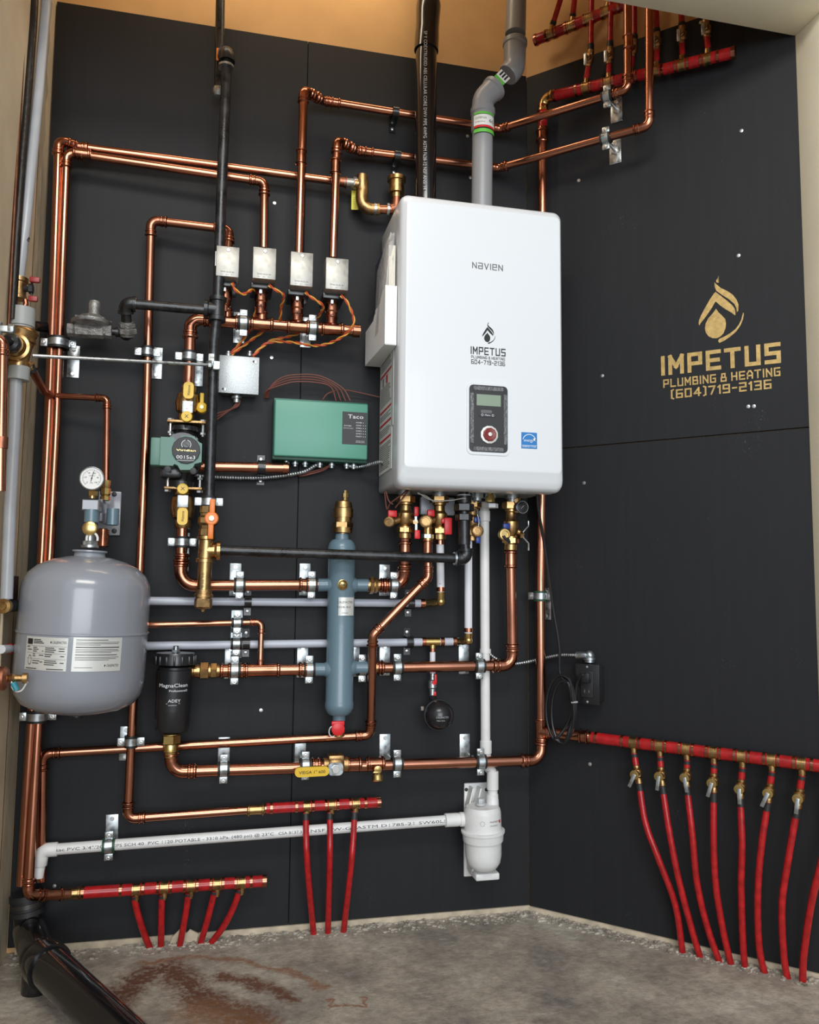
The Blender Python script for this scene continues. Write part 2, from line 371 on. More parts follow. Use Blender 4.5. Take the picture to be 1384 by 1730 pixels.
STROKE = {'I': [[(0, 0), (0, 6)]], 'M': [[(0, 0), (0, 6), (2.2, 2.2), (4.4, 6), (4.4, 0)]], 'P': [[(0, 0), (0, 6), (4, 6), (4, 2.6), (0, 2.6)]],
    'E': [[(4, 6), (0, 6), (0, 0), (4, 0)], [(0, 3), (3.6, 3)]], 'T': [[(-.2, 6), (4.2, 6)], [(2, 6), (2, 0)]], 'U': [[(0, 6), (0, 0), (4, 0), (4, 6)]],
    'S': [[(4, 6), (0, 6), (0, 3), (4, 3), (4, 0), (0, 0)]], 'L': [[(0, 6), (0, 0), (4, 0)]], 'B': [[(0, 0), (0, 6), (3.6, 6), (3.6, 3), (0, 3)], [(3.6, 3), (4, 3), (4, 0), (0, 0)]],
    'N': [[(0, 0), (0, 6), (4, 0), (4, 6)]], 'G': [[(4, 6), (0, 6), (0, 0), (4, 0), (4, 3), (2.2, 3)]], '&': [[(4, 2.6), (4, 0), (0, 0), (0, 3), (3.2, 3), (3.2, 6), (.6, 6), (.6, 3)]],
    'H': [[(0, 0), (0, 6)], [(4, 0), (4, 6)], [(0, 3), (4, 3)]], 'A': [[(0, 0), (0, 4), (1.4, 6), (2.6, 6), (4, 4), (4, 0)], [(0, 2.2), (4, 2.2)]],
    '0': [[(0, 0), (0, 6), (4, 6), (4, 0), (0, 0)]], '1': [[(0, 5), (1.2, 6), (1.2, 0)]], '2': [[(0, 6), (4, 6), (4, 3), (0, 3), (0, 0), (4, 0)]], '3': [[(0, 6), (4, 6), (4, 0), (0, 0)], [(.8, 3), (4, 3)]],
    '4': [[(3.2, 0), (3.2, 6), (0, 1.8), (4.4, 1.8)]], '6': [[(4, 6), (0, 6), (0, 0), (4, 0), (4, 3), (0, 3)]], '7': [[(0, 6), (4, 6), (1.6, 0)]], '9': [[(0, 0), (4, 0), (4, 6), (0, 6), (0, 3), (4, 3)]],
    '-': [[(0, 3), (2.4, 3)]], '(': [[(1.2, 6.6), (0, 6), (0, 0), (1.2, -.6)]], ')': [[(0, 6.6), (1.2, 6), (1.2, 0), (0, -.6)]],
    'a': [[(0, 6), (4, 6), (4, 0), (0, 0), (0, 3), (4, 3)]], 'V': [[(0, 6), (2, 0), (4, 6)]], 'v': [[(0, 5), (2, 0), (4, 5)]], 'i': [[(0, 0), (0, 5)]], 'e': [[(0, 3), (4, 3), (4, 6), (0, 6), (0, 0), (4, 0)]], 'n': [[(0, 0), (0, 5), (4, 0), (4, 5)]]}
def stroke_text(mb, txt, h, width, lw, f, gap=1.9, nrm=None):
    """square-cut capitals; h cap height, width total width, lw stroke in grid units (cap = 6)"""
    x = 0.0; segs = []
    for ch in txt:
        if ch == ' ': x += 2.6; continue
        g = STROKE[ch]; mxx = max(p[0] for l in g for p in l)
        for l in g:
            for a, b in zip(l, l[1:]): segs.append(((a[0] + x, a[1]), (b[0] + x, b[1])))
        x += mxx + lw + gap - 0.6
    tot = x - gap - lw + 0.6 + lw; sx = width / tot; sy = h / (6 + lw)
    nrm = nrm or V((0, -1, 0)); kk = 0
    for (ax, ay), (bx, by) in segs:
        kk += 1
        dx, dy = bx - ax, by - ay; L = math.hypot(dx, dy); dx, dy = dx / L * lw / 2, dy / L * lw / 2
        q = [(ax - dx + dy, ay - dy - dx), (bx + dx + dy, by + dy - dx), (bx + dx - dy, by + dy + dx), (ax - dx - dy, ay - dy + dx)]
        mb.face([mb.bm.verts.new(f((p + lw / 2) * sx - width / 2, (r + lw / 2) * sy) + nrm * (3e-5 * (kk % 5))) for p, r in q])
    return mb
# ------------------------------------------------------------------ pipework
R1, R34, R12 = 0.0143, 0.0111, 0.0079
def arc_at(p, d1, d2, R):
    ang = d1.angle(d2); t = R * math.tan(ang / 2); a = p - d1 * t
    c = p + (d2 - d1).normalized() * (R / math.cos(ang / 2)); ax = d1.cross(d2).normalized(); n = max(4, int(ang / 0.16)); va = a - c
    return t, [c + Quaternion(ax, ang * k / n) @ va for k in range(n + 1)]
def add_elbow(T, p, d1, d2, r, m, style, Rk):
    t, pts = arc_at(p, d1, d2, r * Rk); e = 1e-4
    if style == 'press':
        s = r * 2.1; so = [(s, 1.08), (s - .08 * r, 1.16), (s - .22 * r, 1.40), (s - .42 * r, 1.42), (s - .58 * r, 1.15), (s - 1.0 * r, 1.14), (s - 1.12 * r, 1.30), (s - 1.34 * r, 1.32), (s - 1.5 * r, 1.13), (.15 * r, 1.12)]
        mid = 1.13
    elif style == 'iron':
        s = r * 0.75; so = [(s, 1.30), (s - e, 1.55), (s - .55 * r, 1.55), (s - .62 * r, 1.36)]; mid = 1.38
    elif style == 'socket':
        s = r * 1.6; so = [(s, 1.18), (s - .1 * r, 1.24), (.1 * r, 1.24)]; mid = 1.24
    else:
        s = r * 1.2; so = [(s, 1.05), (s - e, 1.28), (s - .5 * r, 1.3), (s - .8 * r, 1.12)]; mid = 1.12
    P_, R_ = [], []
    for q, k in so: P_.append(pts[0] - d1 * q); R_.append(r * k)
    for q in pts: P_.append(q); R_.append(r * mid)
    for q, k in so[::-1]: P_.append(pts[-1] + d2 * q); R_.append(r * k)
    part('elbow', MB().sweep(P_, R_, 20), m, T); return t, s
def run(name, label, cat, pts, r, m, style='press', fm=None, Rk=1.6, group=None, n=20, e0=0.0, e1=0.0, seg='pipe', soft=0.2):
    pts = [V(p) for p in pts]; fm = fm or m; lo = min(pts, key=lambda p: p.z)
    T = thing(name, label, cat, lo, group); cur = [pts[0]]
    for i in range(1, len(pts) - 1):
        d1 = (pts[i] - pts[i - 1]).normalized(); d2 = (pts[i + 1] - pts[i]).normalized()
        if d1.angle(d2) < soft: cur.append(pts[i]); continue
        if style == 'bend':
            t, a = arc_at(pts[i], d1, d2, r * Rk); cur += a; continue
        t, s = add_elbow(T, pts[i], d1, d2, r, fm, style, Rk)
        a = pts[i] - d1 * (t + s * .5)
        while len(cur) > 1 and (a - cur[-1]).dot(d1) <= 0.001: cur.pop()
        if (a - cur[-1]).dot(d1) > 0.003: part(seg, MB().sweep(cur + [a], r, n), m, T)
        cur = [pts[i] + d2 * (t + s * .5)]
    if (pts[-1] - cur[-1]).length > 0.002: part(seg, MB().sweep(cur + [pts[-1]], r, n), m, T)
    return T
def coupling(T, p, d, r, m, L=None, name='coupling', kind='press'):
    L = L or r * 4; d = V(d).normalized(); h = L / 2
    if kind == 'press': pr = [(-h, 1.09), (-h + .15 * r, 1.13), (-h + .3 * r, 1.4), (-h + .5 * r, 1.4), (-h + .65 * r, 1.14), (h - .65 * r, 1.14), (h - .5 * r, 1.4), (h - .3 * r, 1.4), (h - .15 * r, 1.13), (h, 1.09)]
    elif kind == 'plain': pr = [(-h, 1.1), (-h + .1 * r, 1.2), (h - .1 * r, 1.2), (h, 1.1)]
    elif kind == 'ring': pr = [(-h, 1.02), (-h + 1e-4, 1.16), (h - 1e-4, 1.16), (h, 1.02)]
    part(name, MB().lathe(V(p), d, [(t, k * r) for t, k in pr], 22), m, T)
def hexcoup(T, p, d, r, m, L, name='union'):
    d = V(d).normalized(); mb = MB(); mb.lathe(V(p) - d * L / 2, d, [(0, r * 1.05), (0, r * 1.2), (L, r * 1.2), (L, r * 1.05)], 20)
    mb.hexn(V(p) - d * L * .3, d, r * 1.65, L * .36); mb.hexn(V(p) + d * L * .14, d, r * 1.45, L * .26); part(name, mb, m, T)
def tee(T, p, d, b, r, rb, m, L=None, B=None, name='tee'):
    d = V(d).normalized(); b = V(b).normalized(); L = L or r * 5.2; B = B or r * 2.6; h = L / 2
    pr = [(-h, 1.09), (-h + .15 * r, 1.13), (-h + .3 * r, 1.4), (-h + .5 * r, 1.4), (-h + .65 * r, 1.15), (h - .65 * r, 1.15), (h - .5 * r, 1.4), (h - .3 * r, 1.4), (h - .15 * r, 1.13), (h, 1.09)]
    mb = MB(); mb.lathe(V(p), d, [(t, k * r) for t, k in pr], 22)
    mb.lathe(V(p), b, [(0, rb * 1.2), (B - .8 * rb, 1.14 * rb), (B - .65 * rb, 1.3 * rb), (B - .35 * rb, 1.3 * rb), (B - .2 * rb, 1.13 * rb), (B, 1.09 * rb)], 20); part(name, mb, m, T)
def along(a, b, t): return V(a) + (V(b) - V(a)) * t
# ================================================================== THE SETTING
FZ = 0.015
# floor with a finely divided, slightly uneven surface
mb = MB(); mb.box((-0.9, -3.2, FZ - 0.06), 5.2, 6.8, 0.12); struct('floor', mb, conc)
wb = thing('wall_back', 'tan wallboard behind the black plywood', 'wall', (0, 0, 0)); del wb['label']; del wb['category']; wb['kind'] = 'structure'
struct('wallboard', MB().box((-0.70, 0.052, 1.45), 1.62, 0.08, 2.90), tan, wb)
SEAM = -0.6645
def panel(par, x0, x1, z0, z1, o, u, n):
    c = V(o) + V(u) * ((x0 + x1) / 2) + UP * ((z0 + z1) / 2) - V(n) * 0.0055
    struct('plywood_panel', MB().box(c, x1 - x0, 0.011, z1 - z0, (V(u), V(n), UP), 0.0012, 1), ply, par)
panel(wb, -1.338, SEAM - 0.0006, 0.030, 2.465, (0, 0, 0), XA, BACK); panel(wb, SEAM + 0.0006, 0.0, 0.030, 2.465, (0, 0, 0), XA, BACK)
struct('seam_shade_strip', MB().box((SEAM, .0115, 1.25), .03, .0008, 2.43), blackmat, wb)  # black strip standing in for the shade inside the panel seam
wr = thing('wall_right', '', '', (0, 0, 0)); del wr['label']; del wr['category']; wr['kind'] = 'structure'
struct('wallboard', MB().box(V((0, 0, 1.45)) + RA * 0.42 - RIGHT * 0.052, 1.0, 0.08, 2.90, (RA, RIGHT, UP)), tan, wr)
panel(wr, 0.0002, 0.745, 0.028, 1.3045, (0, 0, 0), RA, RIGHT); panel(wr, 0.0002, 0.745, 1.3065, 2.460, (0, 0, 0), RA, RIGHT)
wlft = thing('wall_left', '', '', (0, 0, 0)); del wlft['label']; del wlft['category']; wlft['kind'] = 'structure'
LX = -1.341
struct('wallboard', MB().box((LX - 0.05, -0.28, 1.45), 0.10, 0.60, 2.90), drywall, wlft)
# joint of the wallboard, its torn paper edge and the corner bead
struct('joint_batten', MB().box((LX + 0.003, -0.215, 1.45), 0.006, 0.010, 2.88, None, 0.002), drywall, wlft)
mb = MB(); f, g = [], []
zz = [0.02 + 2.4 * i / 60 for i in range(61)]
f = [(-0.100 - 0.004 * random.random(), z) for z in zz]; g = [(-0.045 - 0.030 * random.random() * (1 if i % 3 else .3), z) for i, z in enumerate(zz)]
for i in range(60):
    a = [(f[i]), (f[i + 1]), (g[i + 1]), (g[i])]
    lo = [mb.bm.verts.new((LX, y, z)) for y, z in a]; hi = [mb.bm.verts.new((LX + 0.003, y, z)) for y, z in a]; mb.skin([lo, hi])
bmesh.ops.remove_doubles(mb.bm, verts=mb.bm.verts, dist=1e-5); struct('torn_paper_edge', mb, torn, wlft)
struct('ceiling', MB().box((-0.42, -0.27, 2.94), 2.2, 0.75, 0.08), drywall)
# the opening we look through: reveal, lintel and casing
struct('trim_1', MB().box((0.525 + 0.05, -0.590, 1.30), 0.10, 0.130, 2.62, None, 0.002), paint)
struct('trim_2', MB().box((-0.60, -0.590, 2.319 + 0.05), 2.25, 0.130, 0.10, None, 0.002), paint)
struct('trim_3', MB().box((0.585, -0.664, 1.1705), 0.100, 0.018, 2.311, None, 0.003), paint)
struct('trim_4', MB().box((-0.55, -0.664, 2.379), 2.37, 0.018, 0.105, None, 0.003), paint)
struct('wall_front', MB().box((-0.60, -0.60, 2.66), 2.6, 0.10, 0.48), drywall)
struct('wall_side', MB().box((1.172, -0.60, 1.45), 1.10, 0.11, 2.9), drywall)
# pale cut edge of the plywood above the slab
struct('baseboard_back', MB().box((-0.66, -0.0005, 0.0215), 1.32, 0.008, 0.017), strip)
struct('baseboard_right', MB().box(V((0, 0, 0.0205)) + RA * 0.372 + RIGHT * 0.001, 0.742, 0.008, 0.015, (RA, RIGHT, UP)), strip)
def rubble(name, a, b, out, n, hmax, wmax):
    mb = MB(); a, b = V(a), V(b); d = (b - a).normalized(); L = (b - a).length
    for i in range(n):
        t = random.random(); w = random.random() ** 1.7; s = 0.0015 + 0.0052 * random.random() ** 1.6 * (1 - .4 * w)
        c = a + d * L * t + V(out) * (0.006 + wmax * w) + UP * (FZ + s * .25 - a.z)
        r = bmesh.ops.create_icosphere(mb.bm, subdivisions=1, radius=s)
        k = (1 + random.random(), .7 + .5 * random.random(), .45 + .4 * random.random())
        for q in r['verts']: q.co = V((q.co.x * k[0], q.co.y * k[1], q.co.z * k[2])) * (0.8 + 0.4 * random.random()) + c
    o = struct(name, mb, debris); o['kind'] = 'stuff'; o['label'] = 'crumbs of broken concrete along the foot of the black wall'; o['category'] = 'rubble'; return o
r_ = rubble('concrete_rubble', (-1.33, 0, FZ), (0, 0, FZ), BACK, 900, .01, 0.06); r_['label'] = 'crumbs of broken concrete along the foot of the black back wall'
r_ = rubble('concrete_rubble', (0, 0, FZ), tuple(RA * 0.73 + UP * FZ), RIGHT, 520, .01, 0.05); r_['label'] = 'crumbs of broken concrete along the foot of the angled right wall'
# ================================================================== LEFT WALL
# ================================================================== PIPE RUNS ON THE BACK WALL
CG = 'copper pipe runs'
# the pair of tall risers at the left
T = run('copper_pipe', 'leftmost of the two tall copper risers, turning right at top towards the relief valve', 'pipe',
    [P(36, 1496, .085), P(53, 1220, .07), P(71, 935, .07), P(82, 720, .07), P(92, 460, .07), P(99.5, 236, .07), P(131, 248, .05), P(573, 307, .05)], R34, copper, fm=copfit)
coupling(T, P(134, 248.5, .05), XA, R34, copfit)
coupling(T, P(578, 307.5, .05), XA, R34 * 1.05, copold, L=.03)
T = run('copper_pipe', 'right-hand tall copper riser feeding the first zone valve and the lowest red manifold', 'pipe',
    [P(445.5, 420, .095), P(447, 307.5, .085), P(113, 258, .07), P(105, 460, .07), P(95, 720, .07), P(84.5, 935, .07), P(65, 1220, .07), P(47.5, 1513, .105), P(128, 1509, .058)], R34, copper, fm=copfit, soft=0.3)
coupling(T, P(139, 260, .075), XA, R34, copfit)
coupling(T, P(90, 1511.2, .081), P(128, 1509, .058) - P(47.5, 1513, .105), R34, copfit); coupling(T, P(121, 1509.4, .061), XA, R34, brass)
# riser left of the pump, from the hidden zone valve to the three-tube manifold
T = run('copper_pipe', 'copper riser just left of the green circulator, running down behind the grey tank', 'pipe',
    [P(385, 420, .095), P(388, 388, .085), P(255, 372, .065), P(255, 400, .06), P(247, 720, .06), P(237, 950, .06), P(221, 1273, .06), P(216, 1383, .06), P(452, 1366, .055)], R34, copper, fm=copfit)
coupling(T, P(432, 1368, .055), XA, R34, brass, name='adapter')
# the two runs that climb from zone valves, pass the black stack and turn onto the right wall
def PRm(x, y): return PR(x, y, .105)
T = run('copper_pipe', 'upper of two copper runs passing behind the black stack to the right wall', 'pipe',
    [P(505, 432, .10), P(513, 152, .10), P(545, 170, .045), P(845, 218, .045), PRm(1061, 152), PRm(1060, -60)], R34, copper, fm=copfit)
coupling(T, P(509, 266, .10), UP, R34, copfit)
coupling(T, P(562, 173, .045), XA, R34, copfit); coupling(T, PRm(1062, 72), UP, R34, copfit)
T = run('copper_pipe', 'lower of two copper runs passing behind the black stack to the right wall', 'pipe',
    [P(562.5, 436, .10), P(569.5, 237, .10), P(601, 254, .045), P(842, 284, .045), PRm(1097, 213), PRm(1097, -60)], R34, copper, fm=copfit)
coupling(T, P(567, 282, .10), UP, R34, copfit); coupling(T, P(618, 256.5, .045), XA, R34, copfit)
# zone header
E_ = [P(318.5, 662, .09), P(322.5, 539, .09), P(606, 559.5, .09)]
T = run('zone_header', 'copper header with four tees under the silver valve boxes, capped at its right end', 'pipe', E_, R1, copper, fm=copfit)
for px in (381, 439, 500.5, 559.5):
    tee(T, along(E_[1], E_[2], (px - 322.5) / 283.5), E_[2] - E_[1], UP, R1, R34, copfit, L=.062, B=.036)
coupling(T, along(E_[1], E_[2], .985), E_[2] - E_[1], R1, copfit, L=.022, name='end_cap', kind='plain')
# copper stub below the controller
T = run('copper_pipe', 'short open copper stub under the green controller, held by a black strap', 'pipe', [P(318, 788, .055), P(487, 791, .045)], R1, copper)
coupling(T, P(482, 791, .045), XA, R1, copfit, L=.012, kind='ring')
# supply main from pump to separator and on to the boiler
T = run('copper_pipe', 'copper run from the circulator down and right into the blue-grey cylinder, upper left', 'pipe',
    [P(308.5, 880, .08), P(305, 989, .08), P(540, 988, .08)], R1, copper, fm=copfit, Rk=2.6)
coupling(T, P(514, 988, .08), XA, R1, copfit, L=.03); coupling(T, P(307.5, 945, .08), UP, R1, copfit, L=.03)
T = run('copper_pipe', 'short copper bend from the upper right of the blue-grey cylinder up to the red-handled valve', 'pipe',
    [P(616, 989, .08), P(682, 989, .08), P(684.5, 908, .10)], R1, copper, fm=copfit, Rk=2.0)
hexcoup(T, P(630, 989, .08), XA, R1, brass, .03); coupling(T, P(648, 989, .08), XA, R1, copfit, L=.024)
coupling(T, P(684, 927, .097), UP, R1, copfit, L=.04)
# return main
T = run('copper_pipe', 'copper run with a tee between the black filter and the lower left cylinder arm', 'pipe', [P(322, 1134, .08), P(537, 1131, .08)], R1, copper)
hexcoup(T, P(350, 1133.5, .08), XA, R1 * .95, brass, .06); coupling(T, P(381, 1133, .08), XA, R1, copfit, L=.03); coupling(T, P(512, 1131, .08), XA, R1, copfit, L=.026)
tee(T, P(440, 1132, .08), XA, UP, R1, R12, copfit, L=.10, B=.028); coupling(T, P(412, 1132.5, .08), XA, R1, copfit, L=.024)
T = run('copper_pipe', 'copper run from the lower right of the blue-grey cylinder, rising to the blue-handled valve', 'pipe',
    [P(616, 1128.5, .075), P(866, 1124, .075), P(862.5, 925, .09)], R1, copper, fm=copfit, Rk=2.0)
hexcoup(T, P(628, 1128, .075), XA, R1, brass, .024); coupling(T, P(643, 1128, .075), XA, R1, copfit, L=.02)
coupling(T, P(863, 945, .09), UP, R1, copfit, L=.05)
# slim feed from tank to the return tee
T = run('copper_pipe', 'slim copper feed from behind the grey tank, bending down into the return tee', 'pipe',
    [P(205, 1057, .07), P(442, 1051, .07), P(440, 1124, .08)], R12, copper, fm=copfit)
# domestic line with the long diagonal
T = run('copper_pipe', 'copper line with a long diagonal right of the blue-grey cylinder', 'pipe',
    [P(722.5, 912, .115), P(723.5, 976, .115), P(630, 1073, .115), P(626, 1242, .055), P(72, 1273, .05), P(70, 1489, .05)], R34, copper, fm=copfit)
coupling(T, P(722.5, 925, .115), UP, R34, copfit)
# filter outlet main
T = run('copper_pipe', 'low copper main from the black filter across to the right corner riser', 'pipe',
    [P(289, 1262, .085), P(290, 1304, .085), P(914, 1284, .075), P(915, 1245, .07)], R1, copper, fm=copfit, Rk=2.2)
coupling(T, P(534, 1292.5, .08), XA, R1, copfit, L=.026); coupling(T, P(598, 1291, .08), XA, R1, copfit, L=.04)
p = P(634, 1290, .08); tee(T, p, XA, V((.1, -.8, -.7)), R1, R12 * 1.15, copfit, L=.05, B=.03)
# corner riser
CR0, CR1 = P(914, 1222, .07), P(916.8, 345, .07)
T = run('copper_pipe', 'tall copper riser in the right corner, passing behind the white boiler', 'pipe',
    [P(914.5, 1248, .07), P(913, 1022, .07), P(915, 835, .07), P(916.5, 343, .07), P(916.7, 232, .07)], R1, copper)
tee(T, P(914, 1236, .07), UP, PR(1000, 1246, .04) - P(914, 1236, .07), R1, R1, copfit, L=.07, B=.03)
coupling(T, P(916.6, 230, .07), UP, R1, copfit, L=.04)
# ------------------------------------------------------------------ white and grey plastic lines
T = run('plastic_tube', 'upper pale grey tube crossing behind the blue-grey cylinder, white rise to the red-handled valve', 'pipe',
    [P(215, 1015, .035), P(718, 1019.5, .035)], .0108, pexg, n=20)
coupling(T, P(714, 1019.5, .035), XA, .0108, copfit, L=.012, name='crimp_ring', kind='ring')
A_, B_, C_ = P(720, 1019.5, .035), P(745, 1016.5, .075), P(743.5, 912, .09)
mb = MB().sweep([A_, along(A_, B_, .85)], .0095, 16); mb.sweep([along(A_, B_, .5), B_, along(B_, C_, .16)], .0112, 16); mb.sphere(B_, .0118); part('elbow', mb, brassb, T)
part('pipe', MB().sweep([along(B_, C_, .14), C_], .0106, 20), pexw, T, 'white upright section')
for t in (.2, .96): coupling(T, along(B_, C_, t), UP, .0106, copfit, L=.012, name='crimp_ring', kind='ring')
mb = MB(); put_text(mb, 'PEX TUBING', .010, around(along(B_, C_, .28), UP, .0109, BACK)); part('printing', mb, ink, T)
T = run('plastic_tube', 'lower pale grey tube with a brass tee, white rise behind the black gas elbow', 'pipe',
    [P(200, 1092, .035), P(776, 1084, .035)], .0108, pexg, n=20)
A_, B_, C_ = P(772, 1084, .035), P(791.5, 1082, .07), P(791.5, 905, .085)
mb = MB().sweep([A_, along(A_, B_, .85)], .0095, 16); mb.sweep([along(A_, B_, .5), B_, along(B_, C_, .07)], .0112, 16); mb.sphere(B_, .0118); part('elbow', mb, brassb, T)
part('pipe', MB().sweep([along(B_, C_, .07), C_], .0106, 20), pexw, T, 'white upright section')
for q, dr in ((P(716, 1084.5, .035), XA), (P(747, 1084.3, .035), XA), (P(768, 1084, .035), XA), (along(B_, C_, .10), UP)): coupling(T, q, dr, .0108, copfit, L=.011, name='crimp_ring', kind='ring')
p = P(731, 1084.4, .035); mb = MB().lathe(p - XA * .02, XA, [(0, .0118), (.04, .0118)], 16); mb.lathe(p, -UP, [(0, .009), (.02, .009)], 16); part('tee', mb, brassb, T)
part('pipe', MB().sweep([p - UP * .016, P(731, 1139, .04)], .0078, 16), pexw, T, 'white dropper')
coupling(T, P(731, 1098, .036), UP, .0078, copfit, L=.010, name='crimp_ring', kind='ring')
# condensate line
T = run('drain_pipe', 'white plastic drain dropping from the boiler to the white condensate canister', 'pipe',
    [P(818.5, 848, .06), P(820.5, 1266, .045), P(824, 1297, .045), P(832.5, 1303, .060), P(832.5, 1345, .060)], .0133, pvc, style='bend', Rk=1.1)
coupling(T, P(818.5, 872, .06), UP, .0133, pvc, L=.03, name='socket', kind='plain'); coupling(T, P(821, 1262, .045), UP, .0133, pvc, L=.035, name='socket', kind='plain')
coupling(T, P(820.2, 1100, .05), UP, .0133, pvc, L=.012, name='socket', kind='ring')
coupling(T, P(832.5, 1318, .060), UP, .0133, pvc, L=.05, name='socket', kind='plain')
mb = MB(); put_text(mb, 'IPEX SCH 40 PVC 1120 POTABLE  3310 kPa (480 psi)', .009, around(P(820.2, 1085, .0505), UP, .0136, V((-.8, -1, 0)))); part('printing', mb, inkg, T)
A_, B_, C_ = P(64, 1482, .055), P(71, 1436.5, .055), P(757, 1385.5, .055)
T = run('drain_pipe', 'long printed white plastic pipe sloping from the left corner to the condensate canister', 'pipe', [A_, B_, C_], .0133, pvc, style='socket', Rk=1.15, n=28)
d = (C_ - B_).normalized()
mb = MB()
f = around(B_, d, .0136, V((0, -1, .18)))
def xat(px): return (P(px, 1410, .055).x - B_.x) / d.x
for txt, a, b in (('ntac PVC 3/4"/20', 92, 176), ('IPS SCH 40  PVC 1120 POTABLE - 3310 kPa. (480 psi) @ 23°C', 196, 462), ('CSA B137.3', 470, 509), ('NSF PW-G  ASTM D1785-21 SW60LI', 524, 750)):
    put_text(mb, txt, .0098, lambda x, y, s=xat(a): f(x + s, y - .004), width=xat(b) - xat(a))
part('printing', mb, ink, T)
# ------------------------------------------------------------------ black gas pipework
GR = .0135
T = run('gas_pipe', 'black iron drop at the top, coming down the wall behind the tall gas riser', 'pipe', [P(373, -40, .06), P(371, 82, .06), P(369.5, 150, .06)], GR * .92, iron)
part('tag', MB().box(P(370, 92, .078), .014, .003, .035, None, .001), orange, T, 'orange tag on the pipe')
part('drip_cap', MB().lathe(P(369.5, 150, .06), -UP, [(0, GR * 1.2), (.014, GR * 1.2), (.022, GR * .8), (.025, .001)], 18), galv, T)
G0, G1, G2 = P(372, 90, .06), P(384, 90, .15), P(382, 113, .15)
T = run('gas_pipe', 'tall black iron gas riser in front of the zone valves, with elbow on top', 'pipe',
    [P(376, 96, .082), G1, P(374, 332, .15), P(368, 521, .15), P(361.5, 580, .15), P(353.3, 838, .15)], GR, iron, style='iron')
coupling(T, P(382, 113, .15), UP, GR * 1.28, galv, L=.006, name='thread_tape', kind='ring')
p = P(367.6, 523, .15); mb = MB()
ax = (P(368.5, 505, .15) - P(366.5, 545, .15)).normalized()
mb.lathe(p - ax * .031, ax, [(0, GR * 1.3), (1e-4, GR * 1.6), (.010, GR * 1.6), (.012, GR * 1.35), (.050, GR * 1.35), (.052, GR * 1.6), (.062, GR * 1.6), (.0621, GR * 1.2)], 24)
mb.lathe(p, -XA, [(0, GR * 1.35), (.022, GR * 1.35), (.024, GR * 1.6), (.033, GR * 1.6), (.0331, GR)], 24); part('tee', mb, iron, T)
lb = MB(); a = P(372, 440, .165); 
def stick(T, c, w, h, rr, dd):
    mb = MB(); n = 6; f = wrapped(V((c.x, c.y, c.z)), rr, BACK); g = wrapped(V((c.x, c.y, c.z)), rr - .001, BACK)
    mb.loft([[f(-w / 2 + w * i / n, -h / 2), f(-w / 2 + w * i / n, h / 2), g(-w / 2 + w * i / n, h / 2), g(-w / 2 + w * i / n, -h / 2)] for i in range(n + 1)]); part('sticker', mb, lblw, T)
    mb = MB()
    for k in range(7): q = -h * .38 + k * h * .05; h0 = wrapped(V((c.x, c.y, c.z)), rr + .0003, BACK); mb.face([mb.bm.verts.new(h0(x, y)) for x, y in ((-w * .3, q), (w * .25, q), (w * .25, q + h * .03), (-w * .3, q + h * .03))])
    put_text(mb, 'PIPE', h * .2, lambda x, y: wrapped(V((c.x, c.y, c.z)), rr + .0003, BACK)(x, y + h * .1), width=w * .55, center=True); part('barcode', mb, ink, T)
stick(T, P(370.2, 440, .15), .021, .038, GR + .0006, 0)
stick(T, P(359, 610, .15), .020, .030, GR + .0006, 0)
# branch to the regulator
T = run('gas_pipe', 'black iron branch running left from the gas riser to the regulator', 'pipe', [P(346, 524, .15), P(212, 512.5, .15), P(215, 562, .115)], GR * .92, iron, style='iron', Rk=1.2)
coupling(T, P(228, 514, .15), XA, GR, galv, L=.006, name='thread_tape', kind='ring')
hexcoup(T, P(215, 556, .12), P(212, 512.5, .15) - P(215, 562, .115), GR * 1.05, castiron, .036)
# lower gas run
T = run('gas_pipe', 'black iron gas run crossing in front of the blue-grey cylinder and rising to the boiler', 'pipe',
    [P(372, 930, .15), P(788, 944, .15), P(784, 893, .15), P(784, 812, .15)], GR * .95, iron, style='iron', Rk=1.2)
part('nipple', MB().cyl(P(784.5, 920, .15), P(784, 876, .15), GR * 1.22, 24), iron, T)
mb = MB(); mb.hexn(P(784, 880, .15), UP, GR * 1.75, .018); mb.hexn(P(784, 864, .15), UP, GR * 2.0, .020); mb.cyl(P(784, 850, .15), P(784, 838, .15), GR * 1.5, 20); part('union', mb, iron, T)
coupling(T, P(769, 943.5, .15), XA, GR * 1.1, galv, L=.006, name='thread_tape', kind='ring')
coupling(T, P(784, 838, .15), UP, GR * 1.15, pexw, L=.006, name='thread_tape', kind='ring')
# ------------------------------------------------------------------ stack and vent
T = run('waste_stack', 'black plastic stack dropping from the ceiling behind the boiler top, white print along it', 'pipe',
    [P(732, -120, .10), P(723, 40, .10), P(720, 100, .10), P(718.5, 348, .10)], .0301, absm, n=32)
part('coupling', MB().lathe(P(721, 72, .10), (P(723, 40, .10) - P(720, 100, .10)), [(-.026, .031), (-.0255, .0345), (.02, .0345), (.034, .0335), (.06, .0335), (.085, .0345), (.11, .0355), (.12, .034), (.122, .031)], 32), absm, T)
mb = MB(); a, b = P(719.5, 120, .10), P(718.5, 330, .10)
put_text(mb, 'SP Y COEXTRUDED ABS CELLULAR CORE DWV PIPE 4WPG  ASTM F628-12 NSF ANSI 14', .0135, around(P(720.5, 66, .10), b - a, .0346, V((-.48, -1, 0))), width=(P(719, 330, .1) - P(720.5, 66, .10)).length)
part('printing', mb, inkp, T)
VD = .17
T = thing('flue_pipe', 'grey plastic flue offsetting left with two angled bends into the top of the boiler', 'pipe', P(815, 340, VD))
vp = [P(875, -90, VD), P(869, 116, VD), P(816, 168, VD), P(814, 362, VD)]
d0, d1, d2 = [(vp[i + 1] - vp[i]).normalized() for i in range(3)]; vr = .0285
